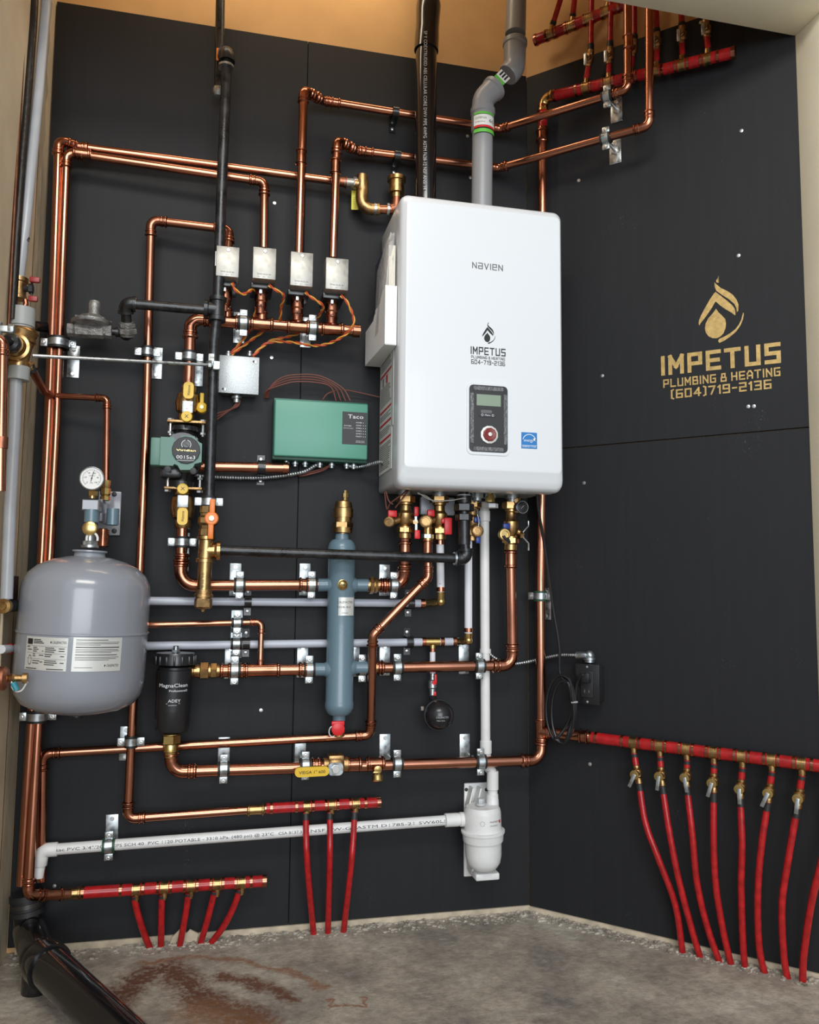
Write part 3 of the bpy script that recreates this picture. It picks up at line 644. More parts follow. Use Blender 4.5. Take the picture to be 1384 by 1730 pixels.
part('pipe', MB().cyl(vp[0], along(vp[0], vp[1], .72), vr, 32), greypl, T)
part('pipe', MB().cyl(along(vp[2], vp[3], .30), vp[3], vr, 32), greypl, T)
def vbend(a, b, c, ta, tb):
    e1 = (b - a).normalized(); e2 = (c - b).normalized(); t, q = arc_at(b, e1, e2, .045)
    p = [b - e1 * ta, b - e1 * (ta - .004), b - e1 * (ta - .016), b - e1 * (ta - .019), b - e1 * (ta - .055)] + q + [b + e2 * (tb - .004), b + e2 * tb]
    r = [.031, .0345, .0345, .0318, .0305] + [.0305] * len(q) + [.0305, .0285]; part('elbow', MB().sweep(p, r, 32), greypl, T)
vbend(vp[0], vp[1], vp[2], .085, .03)
e1 = (vp[2] - vp[1]).normalized(); e2 = (vp[3] - vp[2]).normalized(); t, q = arc_at(vp[2], e1, e2, .045); L12 = (vp[2] - vp[1]).length
part('elbow', MB().sweep([vp[2] - e1 * .056, vp[2] - e1 * .053, vp[2] - e1 * .042, vp[2] - e1 * .039] + q + [vp[2] + e2 * .033], [.031, .0345, .0345, .0312] + [.0305] * (len(q) + 1), 32), greypl, T)
part('socket', MB().lathe(vp[2] + e2 * .030, e2, [(0, .030), (.001, .034), (.014, .034), (.017, .0315), (.062, .0315), (.067, .029)], 32), greypl, T)
# its labels
def bandlabel(c, w, h, rr, m, name='sticker'):
    o = wrap_panel(c, rr, BACK, -w / 2, w / 2, -h / 2, h / 2, 12); return part(name, o, m, T)
c = P(814.8, 216, VD); bandlabel(c + UP * .006, .07, .030, .0320, lblw); bandlabel(c - UP * .024, .07, .010, .0320, lgreen); bandlabel(c - UP * .0125, .07, .005, .0321, redpl); bandlabel(c + UP * .026, .07, .006, .0321, lgreen)
mb = MB(); f = wrapped(c, .0328, BACK)
put_text(mb, 'SYSTEM 636', .009, lambda x, y: f(x - .03, y + .008), width=.032); put_text(mb, 'PP VENT 60 mm', .006, lambda x, y: f(x - .03, y - .002), width=.028); put_text(mb, '60', .014, lambda x, y: f(x + .01, y), width=.018)
part('printing', mb, ink, T)
mid = along(vp[1], vp[2], .42); fr = (V((0, -1, 0)) - d1 * d1.dot(V((0, -1, 0)))).normalized(); sd = d1.cross(fr)
part('sticker', MB().box(mid + fr * .0318 + d1 * .012, .030, .034, .0015, (d1, sd, fr)), lblw, T); part('sticker', MB().box(mid + fr * .0322 + d1 * .024, .009, .034, .0015, (d1, sd, fr)), lgreen, T)
mb = MB(); [mb.box(mid + fr * .0326 + d1 * .006 + sd * k, .016, .005, .0014, (d1, sd, fr)) for k in (-.009, 0, .009)]; part('printing', mb, ink, T)
# ================================================================== RED MANIFOLDS AND TUBES
def manifold(name, label, a, b, tees, r, branch, red0=0.0, lead=None, end=True):
    """red tube between brass tees; tees = fractions along a..b; branch = direction(s) of the outlets"""
    a, b = V(a), V(b); L = (b - a).length; d = (b - a).normalized(); T = thing(name, label, 'manifold', a + UP * 0)
    pos = [red0] + list(tees) + [1.0]
    for i in range(len(pos) - 1):
        s, e = along(a, b, pos[i]), along(a, b, pos[i + 1])
        part('sleeve', MB().cyl(s, e, r, 24), pexr, T)
        g = (e - s).length; w = min(.0065, g * .16)
        for q in ((.24, .76) if i and i < len(pos) - 2 else ((.12, .74) if i == 0 else (.42,))):
            coupling(T, along(s, e, q), d, r, copfit, L=w, name='crimp_ring', kind='ring')
    for k, t in enumerate(tees):
        p = along(a, b, t); br = branch[k] if isinstance(branch, list) else branch
        mb = MB().lathe(p, d, [(-.0095, r * .95), (-.0094, r * 1.12), (-.0065, r * 1.12), (-.006, r * 1.02), (.006, r * 1.02), (.0065, r * 1.12), (.0094, r * 1.12), (.0095, r * .95)], 22)
        mb.lathe(p, br, [(0, .0085), (r * 1.7, .0085), (r * 1.7 + .001, .0065), (r * 2.1, .0065)], 16); part('tee', mb, brass, T)
    if end: part('end_cap', MB().lathe(b, d, [(-.004, r * 1.12), (.006, r * 1.12), (.0065, r * .8)], 22), copfit, T)
    return T
def tube(label, pts, group, r=.0079, ring=True):
    pts = smooth(pts, 7); T = thing('red_tube', label, 'tube', pts[-1], group); part('tube', MB().sweep(pts, r, 16), pexr, T)
    if ring: part('crimp_ring', MB().sweep([along(pts[0], pts[1], .2), along(pts[0], pts[1], 1.4)], r * 1.18, 16), blackmat, T)
    mb = MB(); k = len(pts) * 2 // 3; p, q = pts[k], pts[k + 4]; o = (CAM - p).normalized(); o = RIGHT if p.x > -.05 else BACK
    if abs((q - p).normalized().dot(o)) < .7: put_text(mb, 'OXYGEN BARRIER PEX', .0065, around(p, p - pts[k - 9] if q.z > p.z else pts[k - 9] - p, r + .0003, o)); part('printing', mb, ink, T)
    return T
# lowest manifold, left
a, b = P(128, 1509, .055), P(446, 1488.5, .055)
manifold('tube_manifold', 'red and brass manifold with five outlets near the floor at lower left', a, b, [(x - 128) / 318 for x in (227, 274, 319, 364, 406.5)], .0138, -UP, red0=0.0)
spec = [((227, 1513), (231, 1537), (241, 1570), (254, 1604)), ((273.5, 1511), (273, 1540), (272.5, 1570), (272, 1604)), ((318.5, 1509), (316, 1530), (311, 1560), (303, 1601)),
        ((363, 1505), (357, 1530), (349, 1560), (338, 1596)), ((405.5, 1502), (396, 1530), (378, 1565), (353, 1598))]
ordn = ['leftmost', 'second from left', 'middle', 'second from right', 'rightmost']
for k, s in enumerate(spec):
    tube('%s of the five short red tubes under the lowest manifold' % ordn[k], [P(*s[0], .055), P(*s[1], .053), P(*s[2], .045), P(*s[3], .028)], 'short red tubes under the lowest manifold')
# middle manifold
a, b = P(450, 1366, .055), P(639, 1355.5, .055)
manifold('tube_manifold', 'red and brass manifold with three outlets low on the back wall, centre', a, b, [(x - 450) / 189 for x in (517, 559, 600)], .0132, -UP)
spec = [((516.7, 1374), (518, 1437), (523, 1505), (530, 1578)), ((557.5, 1373), (557.5, 1437), (556, 1505), (554, 1579)), ((599.5, 1371), (595, 1444), (588, 1510), (580, 1578))]
for k, s in enumerate(spec):
    tube('%s of the three long red tubes dropping past the white drain pipe' % ['left one', 'middle one', 'right one'][k], [P(*s[0], .055), P(*s[1], .088), P(*s[2], .070), P(*s[3], .030)], 'three red tubes below the middle manifold')
# right wall, lower manifold with stop valves
O = .040
a, b = PR(1000, 1246, O), PR(1384, 1294, O); b = a + (b - a) * 1.03; L1 = (b - a)
pj = P(914, 1236, .07)
T = run('copper_pipe', 'short copper branch from the corner riser tee to the red manifold on the right wall', 'pipe', [pj + (a - pj).normalized() * .03, a], R1, copper)
coupling(T, along(pj, a, .86), a - pj, R1, copfit, L=.03); 
def fr(px):
    lo, hi = 0.0, 1.0                     # fraction along a..b seen in this picture column
    for _ in range(40):
        m = (lo + hi) / 2; q = along(a, b, m) - CAM
        if 692 + FPX * q.dot(right) / q.dot(fwd) < px: lo = m
        else: hi = m
    return lo
tx = (1071, 1115, 1160.5, 1206, 1254, 1304, 1354.6)
manifold('tube_manifold', 'red and brass manifold with seven valved outlets low on the angled right wall', a, b, [fr(x) for x in tx], .0145, -UP)
vv = [(1077, 1306), (1117.5, 1309), (1160.5, 1311), (1206, 1320), (1252, 1330), (1300, 1337), (1350, 1346)]
tb = [[(517, 410), (545, 600), (610, 780), (690, 1000), (728, 1250)], [(637, 420), (660, 640), (705, 870), (770, 1120), (812, 1258)], [(760, 440), (770, 640), (793, 880), (840, 1090), (903, 1275)],
      [(880, 460), (875, 700), (885, 900), (920, 1120), (960, 1290)], [(1018, 490), (1012, 700), (1008, 900), (1015, 1150), (1027, 1315)], [(1140, 500), (1105, 720), (1088, 950), (1095, 1200), (1130, 1360)],
      [(1283, 530), (1235, 780), (1205, 1000), (1215, 1250), (1240, 1390)], [(1440, 600), (1388, 820), (1345, 1000), (1310, 1250), (1305, 1420)]]
nth = ['first', 'second', 'third', 'fourth', 'fifth', 'sixth', 'seventh', 'eighth']
for k, (vx, vy) in enumerate(vv):
    c = PR(vx, vy, O + .002); t0 = along(a, b, fr(tx[k])); s0 = t0 - UP * .026
    T = thing('stop_valve', '%s small brass stop valve from the left below the right-wall manifold' % nth[k], 'valve', c - UP * .03, 'stop valves below the right-wall manifold')
    dn = (c - s0).normalized()
    part('inlet_tube', MB().sweep([s0, c - dn * .018], .0079, 16), pexr, T, 'red stub of tube')
    coupling(T, s0 + dn * .006, dn, .0079, blackmat, L=.008, name='crimp_ring', kind='ring')
    mb = MB().lathe(c - dn * .02, dn, [(0, .0085), (.001, .0098), (.006, .0098), (.008, .0085), (.012, .0125), (.028, .0125), (.032, .0085), (.036, .0098), (.045, .0098), (.046, .0085)], 18)
    mb.lathe(c, RIGHT, [(0, .009), (.016, .009), (.018, .0075), (.022, .0075)], 16); part('body', mb, bronze, T)
    lv = (-UP + RA * (-.12 + .16 * ((k * 37) % 5 - 2))).normalized(); hc = c + RIGHT * .0235
    mb = MB().lathe(hc, RIGHT, [(-.001, .0115), (.003, .0115), (.0035, .006)], 18); part('bonnet', mb, brassb, T)
    part('handle', MB().box(hc + RIGHT * .004 + lv * .016, .036, .009, .003, (lv, RIGHT.cross(lv), RIGHT), .001), galv, T)
    pts = [PR(900 + q[0] * .3497, 1180 + q[1] * .3497, o) for q, o in zip(tb[k], (O, O + .012, O + .012, O, .030))]; pts[0] = c + dn * .024
    tube('%s tube from the left of the eight red tubes along the right wall' % nth[k], pts, 'red tubes along the right wall')
pts = [along(a, b, .985) - UP * .012, PR(1394, 1340, O + .01)] + [PR(900 + q[0] * .3497, 1180 + q[1] * .3497, o) for q, o in zip(tb[7], (O, O + .012, O + .012, O, .030))]
tube('last red tube on the right wall, entering the picture from the right edge', pts, 'red tubes along the right wall', ring=False)
# right wall, top manifold with stop valves above
O2 = .038
pc = P(917.5, 217, .07); a, b = PR(931, 163, O2), PR(1239, 89, O2); k0 = P(918, 168, .07)
T = run('red_riser', 'red sleeve and brass elbow joining the corner riser to the upper red manifold', 'pipe', [P(916.7, 236, .07), k0, a], .0132, pexr, style='barb', fm=brassb, seg='sleeve')
for q in (.25, .8): coupling(T, along(P(916.7, 236, .07), k0, q), UP, .0132, copfit, L=.010, name='crimp_ring', kind='ring')
tx = (990.6, 1028.5, 1066, 1110, 1153, 1196.5)
dirs = [UP + RA * .04, UP + RA * .02, UP, UP, UP - RA * .02, UP - RA * .03]
manifold('tube_manifold', 'red and brass manifold with six upward outlets high on the right wall', a, b, [fr(x) for x in tx], .0150, dirs)
vv = [(996, 101), (1030, 96), (1070, 84), (1110, 72), (1152.5, 61), (1193.6, 50.6)]
tops = [(1000, -30), (1033, -30), (1072, -30), (1107, -30), (1150, -30), (1194, -30)]
for k, (vx, vy) in enumerate(vv):
    t0 = along(a, b, fr(tx[k])); c = PR(vx, vy, O2 + .008); s0 = t0 + UP * .028; dn = (c - s0).normalized(); end = PR(*tops[k], O2 + .02)
    T = thing('stop_valve', '%s small stop valve from the left above the high right-wall manifold' % nth[k], 'valve', s0, 'stop valves above the high manifold')
    part('inlet_tube', MB().sweep([s0, c - dn * .018], .0079, 16), pexr, T, 'red stub of tube')
    mb = MB().lathe(c - dn * .02, dn, [(0, .0085), (.001, .0098), (.006, .0098), (.008, .0085), (.012, .0125), (.028, .0125), (.032, .0085), (.036, .0098), (.045, .0098), (.046, .0085)], 18)
    mb.lathe(c, RIGHT, [(0, .009), (.016, .009), (.018, .0075), (.022, .0075)], 16); part('body', mb, bronze, T)
    part('handle', MB().box(c + RIGHT * .026 - UP * .012 - RA * .003, .009, .003, .034, (RA, RIGHT, UP), .001), galv, T)
    tube('%s from the left of the six red tubes above the high right-wall manifold' % nth[k], [c + dn * .022, along(c + dn * .022, end, .5), end], 'red tubes above the high manifold')
# uppermost manifold on the tan board
O3 = .05
a, b = PR(903, 69, O3), PR(1075, 0, O3)
tx = (931, 965, 996, 1025); manifold('tube_manifold', 'uppermost short red manifold in front of the tan board', a, b, [fr(x) for x in tx], .0150, UP + RA * .2, end=False)
part_ = bpy.context.scene.objects
tops = [(956, -30), (974, -30), (1003, -40), (1040, -40)]
for k, x in enumerate(tx):
    t0 = along(a, b, fr(x)); s0 = t0 + (UP + RA * .2).normalized() * .026; end = PR(*tops[k], O3 + .03)
    if k in (0, 1): tube('%s slanting red tube above the uppermost manifold, by the grey flue' % ['left', 'right'][k], [s0, along(s0, end, .5), end], 'red tubes above the uppermost manifold')
# ================================================================== PIPE CLAMPS
def clamp(label, p, axis, out, d, r, lining=rubber, group='split-ring pipe clamps', plate=True, shift=-.010, lift=.014, plen=None, name='pipe_clamp'):
    axis = V(axis).normalized(); out = V(out); s = axis.cross(out).normalized()
    if s.z < -.1 or (abs(s.z) <= .1 and s.x < 0): s = -s
    p = V(p); T = thing(name, label, 'clamp', p - out * d, group); ax = (axis, s, out)
    if plate:
        pl = plen or (r * 2 + .058); c = p - out * (d - .0018) + axis * shift + s * lift
        up = abs(axis.z) > .7
        if up: c = p - out * (d - .0018) - s * shift - UP * (.012 + lift * .5); pl = plen or .085; sd = axis.cross(out)
        mb = MB().box(c, .030, pl, .0032, ((sd, UP, out) if up else ax), .0010); wp = part('wall_plate', mb, galv, T)
        mb = MB()
        for k in (-1, 1): mb.hexn(c + (UP if up else s) * k * (pl / 2 - .010) + out * .001, out, .0055, .004)
        part('screw', mb, steel, wp)
        part('rod', MB().cyl(p - out * (d - .003), p - out * (r * 1.05), .0042, 12), steel, T)
    part('lining', MB().lathe(p, axis, [(-.0145, r * 1.01), (-.0145, r + .0046), (.0145, r + .0046), (.0145, r * 1.01)], 28, False, True), lining, T, 'dark rubber lining')
    part('band', MB().lathe(p, axis, [(-.0085, r + .0030), (-.0085, r + .0052), (.0085, r + .0052), (.0085, r + .0030)], 28, False, True), galv, T)
    mb = MB(); sc = MB()
    for k in (-1, 1):
        mb.box(p + s * k * (r + .0125), .020, .017, .0062, ax, .0012)
        sc.hexn(p + s * k * (r + .0130) + out * .0034, out, .0058, .0038); sc.cyl(p + s * k * (r + .0130) - out * .010, p + s * k * (r + .0130) + out * .003, .0030, 10)
        sc.lathe(p + s * k * (r + .0130) + out * .0072, out, [(0, .003), (.0006, .0012)], 8)
    er = part('ear', mb, galv, T); part('screw', sc, steel, er); return T
GC = 'split-ring pipe clamps'
hd = (E_[2] - E_[1]).normalized()
clamp('pipe clamp on the zone header, between the hidden and first visible tees', along(E_[1], E_[2], .304), hd, BACK, .09, R1)
clamp('pipe clamp on the zone header, between its two right-hand tees', along(E_[1], E_[2], .716), hd, BACK, .09, R1)
clamp('pipe clamp on the supply run, halfway between pump and blue-grey cylinder', P(405, 988.5, .08), XA, BACK, .08, R1)
clamp('pipe clamp against the upper left arm of the blue-grey cylinder', P(526.5, 988, .08), XA, BACK, .08, R1)
clamp('pipe clamp against the copper bend right of the upper right cylinder arm', P(665.5, 989, .08), XA, BACK, .08, R1)
clamp('pipe clamp on the slim copper feed above the lower grey tube', P(401, 1052, .07), XA, BACK, .07, R12, plen=.06, shift=0, lift=0)
clamp('pipe clamp round the lower pale grey tube beside its black strap', P(399.5, 1087.5, .035), XA, BACK, .035, .0108, shift=0, lift=0)
clamp('pipe clamp on the return run beside the filter union', P(396.5, 1132.7, .08), XA, BACK, .08, R1)
clamp('pipe clamp against the lower left arm of the blue-grey cylinder', P(522.5, 1131, .08), XA, BACK, .08, R1)
clamp('pipe clamp on the return run just right of the long diagonal line', P(671.5, 1127.4, .075), XA, BACK, .075, R1, shift=-.02)
clamp('pipe clamp on the return run in front of the white drain', P(810, 1125, .075), XA, BACK, .075, R1, shift=-.022)
clamp('pipe clamp on the low copper main nearest the black filter', P(378, 1299, .083), XA, BACK, .083, R1, shift=0, lift=.02)
clamp('pipe clamp on the low copper main behind the yellow lever', P(516, 1293.5, .081), XA, BACK, .081, R1, shift=-.006, lift=.02)
clamp('pipe clamp on the low copper main right of the brass drain cock', P(671, 1290, .078), XA, BACK, .078, R1, shift=-.018, lift=.02)
clamp('pipe clamp on the low copper main in front of the white drain', P(812, 1287, .076), XA, BACK, .076, R1, shift=-.022, lift=.018)
clamp('pipe clamp holding the printed white drain pipe', P(184, 1429, .055), d, BACK, .055, .0134, greenrub, shift=0, lift=.018)
clamp('pipe clamp on the two tall copper risers below the cast regulator', P(99, 580, .07), UP, BACK, .07, R34 * 1.9, shift=-.025, lift=.03)
clamp('pipe clamp on the copper riser left of the pump, under the gas branch', P(249.5, 595, .06), UP, BACK, .06, R34, shift=-.018, lift=0)
clamp('pipe clamp on the copper pipe above the upper yellow-handled valve', P(320, 603, .09), UP, BACK, .09, R1, shift=-.018, lift=0)
clamp('pipe clamp round the foot of the black gas riser', P(353, 848, .15), UP, BACK, .15, GR, plate=False)
clamp('pipe clamp on the copper pipe below the lower yellow-handled valve', P(308, 916, .08), UP, BACK, .08, R1, shift=0, lift=.02, plen=.10)
clamp('pipe clamp on the corner riser beside the hanging black cord', P(913, 1007, .07), UP, RIGHT, .042, R1, greenrub, shift=0, lift=.02, plen=.09)
clamp('pipe clamp on the copper riser below the right side of the grey tank', P(221.5, 1253, .06), UP, BACK, .06, R34, shift=.018, lift=.004)
clamp('pipe clamp on the two tall risers just below the grey tank', P(64, 1210, .07), UP, BACK, .07, R34 * 1.9, plate=False)
clamp('pipe clamp seen behind the diagonal line at the lower right cylinder arm', P(612, 1129, .075), XA, BACK, .075, R1 * 1.02)
for lab, (x, y), (wx, wy) in (('upper rod-hung clamp high on the right wall', (1026, 163), (1042, 185)), ('lower rod-hung clamp high on the right wall', (1024, 234), (1040, 255))):
    p = PRm(x, y); T = clamp(lab, p, RA, RIGHT, .105, R34, plate=False, group='rod-hung clamps on the right wall')
    w = PR(wx, wy, 0); ax = (RA, UP, RIGHT); part('wall_plate', MB().box(w + RIGHT * .0016 - UP * .004, .034, .070, .003, ax, .001), galv, T)
    part('rod', MB().cyl(w + RIGHT * .002, p - RIGHT * .012, .0048, 12), steel, T); mb = MB()
    for k in (-.026, .026): mb.hexn(w + UP * (k - .004) + RIGHT * .002, RIGHT, .006, .003)
    mb.hexn(w + RIGHT * .002, (p - w), .011, .006); part('screw', mb, steel, T)
def strap(label, p, r, d, w=.018, axis=XA):
    T = thing('pipe_strap', label, 'strap', p + V((0, d, 0)), 'black plastic pipe straps'); n = 14
    pr = [(-(r + .026), 0), (-(r + .003), 0)] + [(-(r + .003) * math.cos(math.pi * i / n), d + (r + .003) * math.sin(math.pi * i / n)) for i in range(n + 1)] + [((r + .003), 0), (r + .026, 0)]
    mb = MB(); o = V((p.x, 0, p.z)); rings = []
    for (z, y) in pr:
        k = 1.0; q = o + V((0, -y - .0008, z)); rings.append((q, z, y))
    secs = []
    for i, (q, z, y) in enumerate(rings):
        nx = rings[min(i + 1, len(rings) - 1)][0] - rings[max(i - 1, 0)][0]; nn = V((0, nx.z, -nx.y)); nn = nn.normalized() * .0022
        if nn.y > 0 and y < .001: nn = -nn
        if y >= .001 and nn.dot(q - (o + V((0, -d, 0)))) < 0: nn = -nn
        secs.append([q - XA * w / 2, q + XA * w / 2, q + XA * w / 2 + nn, q - XA * w / 2 + nn])
    mb.loft(secs); part('band', mb, blackpl, T)
    mb = MB()
    for k in (-1, 1): mb.lathe(o + V((0, -.003, k * (r + .015))), BACK, [(0, .0048), (.0018, .004), (.0025, .001)], 12)
    part('screw', mb, steel, T)
strap('black strap on the upper pale grey tube below the supply clamp', P(419, 1016.5, .035), .0108, .035)
strap('black strap on the lower pale grey tube beside a silver clamp', P(416, 1087.2, .035), .0108, .035)
strap('black strap on the upper pale grey tube right of the cylinder', P(694, 1019.3, .035), .0108, .035)
strap('black strap on the lower pale grey tube right of the cylinder', P(692, 1085, .035), .0108, .035)
strap('black strap on the upper copper run left of the black stack', P(668, 190, .045), R34, .045)
strap('black strap on the lower copper run left of the black stack', P(671, 264, .045), R34, .045)
strap('black strap on the open copper stub under the controller', P(442, 790.2, .049), R1, .049, .020)
# ================================================================== DEVICES
AXW = (XA, V((0, 1, 0)), UP)
# ---- zone valves
def zonebox(label, x0, x1, y0, y1, pd, letter, wires=True, hidden=False):
    D = .165; a, b = P(x0, y0, D), P(x1, y1, D); w, h = b.x - a.x, a.z - b.z; c = (a + b) / 2
    T = thing('zone_valve', label, 'valve', V((c.x, -pd, b.z - .04)), 'zone valves on the copper header')
    part('cover', MB().box((c.x, -(D - .030), c.z), w, .060, h, None, .002), alum, T)
    part('base', MB().box((c.x - .004, -(D - .075), c.z - h / 2 - .004), w * .96, .085, .018, None, .003), blackpl, T)
    part('screw', MB().lathe((c.x + .001, -D, a.z - .010), BACK, [(0, .005), (.002, .0042), (.0026, .001)], 14), steel, T)
    mb = MB(); f = flat((c.x - w * .3, -D - .0005, b.z + .010), XA, UP)
    put_text(mb, 'ZONE VALVE 24V', .006, f, width=w * .6); 
    for k in range(3): put_text(mb, '120 V', .004, lambda x, y, k=k: f(x + k * w * .22, y - .006), width=w * .16)
    part('printing', mb, inkg, T)
    q = V((c.x - .004, -pd, b.z)); mb = MB().lathe(q - UP * .07, UP, [(0, R34 * 1.1), (.016, R34 * 1.1), (.018, R34 * 1.35), (.03, R34 * 1.35), (.034, R34 * 1.6), (.062, R34 * 1.6), (.064, R34 * 1.2), (.08, R34 * 1.2)], 22)
    part('body', mb, copfit, T); part('bypass_lever', MB().box(V((c.x - .006, -(D - .045), b.z - .014)), .008, .006, .018, None, .001), steel, T)
    if letter:
        mb = MB(); put_text(mb, letter, .016, wrapped(q - UP * .058 , R34 * 1.62, BACK), center=True); part('marking', mb, ink, T)
    return T, V((c.x + w * .22, -(D - .02), b.z - .008))
zs = [('leftmost silver zone valve, half hidden behind the black gas riser', 366, 403.5, 414, 469, ''), ('silver zone valve just right of the black gas riser, marked A', 428, 466, 416, 473, 'A'),
      ('silver zone valve marked B, second from the right', 491.5, 528.5, 424, 485, 'B'), ('rightmost silver zone valve, its cover blotched, marked C', 551, 588.5, 434, 491, 'C')]
wout = []
for lb_, x0, x1, y0, y1, le in zs: wout.append(zonebox(lb_, x0, x1, y0, y1, .095, le)[1])
# ---- twisted control wires
def twist(label, pts, n=9, rr=.0022, amp=.0022, turns=55, name='twisted_cable'):
    pts = smooth(pts, n); T = thing(name, label, 'cable', pts[-1], 'red and yellow control wires')
    L = 0; A, B = [], []; out = []
    for i, p in enumerate(pts):
        if i: L += (p - pts[i - 1]).length
        out.append(L)
    m = max(30, int(L / .004))
    def at(s):
        for i in range(1, len(pts)):
            if s <= out[i] or i == len(pts) - 1: return along(pts[i - 1], pts[i], (s - out[i - 1]) / max(1e-9, out[i] - out[i - 1]))
    for k in range(m + 1):
        s = L * k / m; p = at(s); t = (at(min(L, s + .002)) - at(max(0, s - .002))).normalized(); u = t.cross(V((.1, 1, .05))).normalized(); v = t.cross(u); a = s * turns * 2.4
        A.append(p + (u * math.cos(a) + v * math.sin(a)) * amp); B.append(p - (u * math.cos(a) + v * math.sin(a)) * amp)
    part('wire', MB().sweep(A, rr, 7), wireo, T, 'red wire'); part('wire', MB().sweep(B, rr, 7), wirey, T, 'yellow wire')
J1, J2 = P(388, 600, .05), P(425, 600, .05)
twist('red and yellow twisted wires looping from the leftmost zone valve behind the next one', [wout[0], P(398, 490, .15), P(412, 497, .14), P(430, 490, .11), P(433, 520, .045), P(420, 560, .045), P(392, 596, .045)])
twist('red and yellow twisted wires hanging from the zone valve marked A', [wout[1], P(466, 490, .15), P(479, 499, .14), P(475, 520, .09), P(471, 545, .05), P(452, 555, .05), P(428, 572, .045), P(390, 600, .045)])
twist('red and yellow twisted wires hanging from the zone valve marked B', [wout[2], P(524, 501, .15), P(545, 516, .14), P(541, 530, .09), P(530, 545, .05), P(500, 565, .05), P(455, 577, .05), P(426, 602, .045)])
twist('red and yellow twisted wires swinging wide from the rightmost zone valve', [wout[3], P(585, 508, .15), P(597, 535, .14), P(594, 555, .13), P(568, 575, .10), P(535, 584, .07), P(490, 578, .06), P(452, 580, .05), P(426, 604, .045)])
# ---- junction box
a, b = P(371, 599, .06), P(437, 667, .06); c = (a + b) / 2
T = thing('junction_box', 'speckled silver square junction box partly behind the black gas riser', 'junction box', (c.x, 0, b.z))
part('box', MB().box((c.x, -.028, c.z), b.x - a.x - .008, .056, a.z - b.z - .008, None, .004), galv, T)
part('cover', MB().box((c.x, -.0575, c.z), b.x - a.x, .0035, a.z - b.z, None, .0016), speck, T)
mb = MB(); hl = MB()
for x, y in ((429, 611), (377, 657)): mb.lathe(P(x + 3, y + 1, .0592), BACK, [(0, .0045), (.002, .0036), (.0026, .001)], 12); hl.lathe(P(x, y, .0592), BACK, [(0, .0032), (.0006, .003)], 10)
part('screw', mb, steel, T); part('knockout', hl, ink, T)
mb = MB()
for x in (386, 422): mb.lathe(P(x, 597, .05) - UP * .008, UP, [(0, .008), (.006, .008), (.008, .006), (.013, .006)], 14)
mb.lathe(P(400, 668, .03) + UP * .004, -UP, [(0, .010), (.006, .010), (.007, .014), (.013, .014), (.014, .009), (.024, .009)], 16); part('connector', mb, galv, T)
def cables(name, label, lists, r, m, group=None, n=8, cat='cable'):
    T = thing(name, label, cat, lists[0][-1], group)
    for l in lists: part('wire', MB().sweep(smooth(l, n), r, 8), m, T)
    return T
cables('control_wires', 'brown wires leaving the silver junction box down behind the gas riser', [[P(400 + k, 676, .03), P(396 + k, 686, .03), P(380 + k, 699 - k, .025), P(362, 712 - 2 * k, .02)] for k in (0, 3, 6)], .0022, wireb)
# ---- zone controller
D = .075; tl, tr, br, bl = P(464, 670, D), P(622, 678.5, D), P(621, 782, D), P(463, 772, D)
x0, x1 = (tl.x + bl.x) / 2, (tr.x + br.x) / 2; z1, z0 = (tl.z + tr.z) / 2, (bl.z + br.z) / 2; cx_, cz_ = (x0 + x1) / 2, (z0 + z1) / 2
T = thing('zone_controller', 'flat green control box with a black printed label, left of the boiler', 'control box', (cx_, 0, z0))
part('housing', MB().box((cx_, -.029, cz_), x1 - x0 + .004, .058, z1 - z0 + .002, None, .003), greend, T)
part('cover', MB().box((cx_, -.064, cz_), x1 - x0, .022, z1 - z0 - .012, None, .004, 3), green, T)
la, lb2 = P(579, 695, D + .001), P(620, 752, D + .001)
part('label', MB().box(((la.x + lb2.x) / 2, -.0752, (la.z + lb2.z) / 2), lb2.x - la.x, .0012, la.z - lb2.z, None, .0004, 1), blackmat, T, 'black printed label')
mb = MB(); f = flat((la.x, -.0762, lb2.z), XA, UP); lw, lh = lb2.x - la.x, la.z - lb2.z
put_text(mb, 'Taco', lh * .17, lambda x, y: f(x + lw * .22, y + lh * .80), width=lw * .62)
put_text(mb, 'ZVC404', lh * .05, lambda x, y: f(x + lw * .06, y + lh * .55), width=lw * .3); put_text(mb, 'ZONE VALVE CONTROL', lh * .035, lambda x, y: f(x + lw * .04, y + lh * .48), width=lw * .4)
for k, t in enumerate(('POWER', 'ZONE 1', 'ZONE 2', 'ZONE 3', 'ZONE 4', 'PRIORITY')): 
    put_text(mb, t, lh * .05, lambda x, y, k=k: f(x + lw * .55, y + lh * (.66 - k * .085)), width=lw * .24)
    for j in range(2 if k else 1): mb.face([mb.bm.verts.new(f(lw * (.84 + .08 * j) + sx, lh * (.665 - k * .085) + sy)) for sx, sy in ((0, 0), (.0016, 0), (.0016, .0016), (0, .0016))])
for y in (.10, .06): put_text(mb, 'PUMP END SWITCH', lh * .03, lambda x, yy, y=y: f(x + lw * .55, yy + lh * y), width=lw * .35)
part('printing', mb, inkw, T)
mb = MB()
for x in (484, 499, 516, 541, 561, 586, 598): mb.lathe(V((P(x, 780, .04).x, -.035, z0 + .001)), -UP, [(0, .0065), (.004, .0065), (.005, .009), (.010, .009), (.011, .006), (.016, .006)], 14)
part('connector', mb, galv, T)
cables('control_wires', 'bundle of brown wires arching over the green control box', [[P(447 + k, 672, .012), P(451 + k, 660 - k, .03), P(474, 651 - 2 * k, .04), P(500, 645 - 2 * k, .045), P(540, 647 - 2 * k, .045), P(560 + 3 * k, 655, .045), P(568 + 4 * k, 677, .045)] for k in (0, 2, 4, 6)], .0019, wireb, n=7)
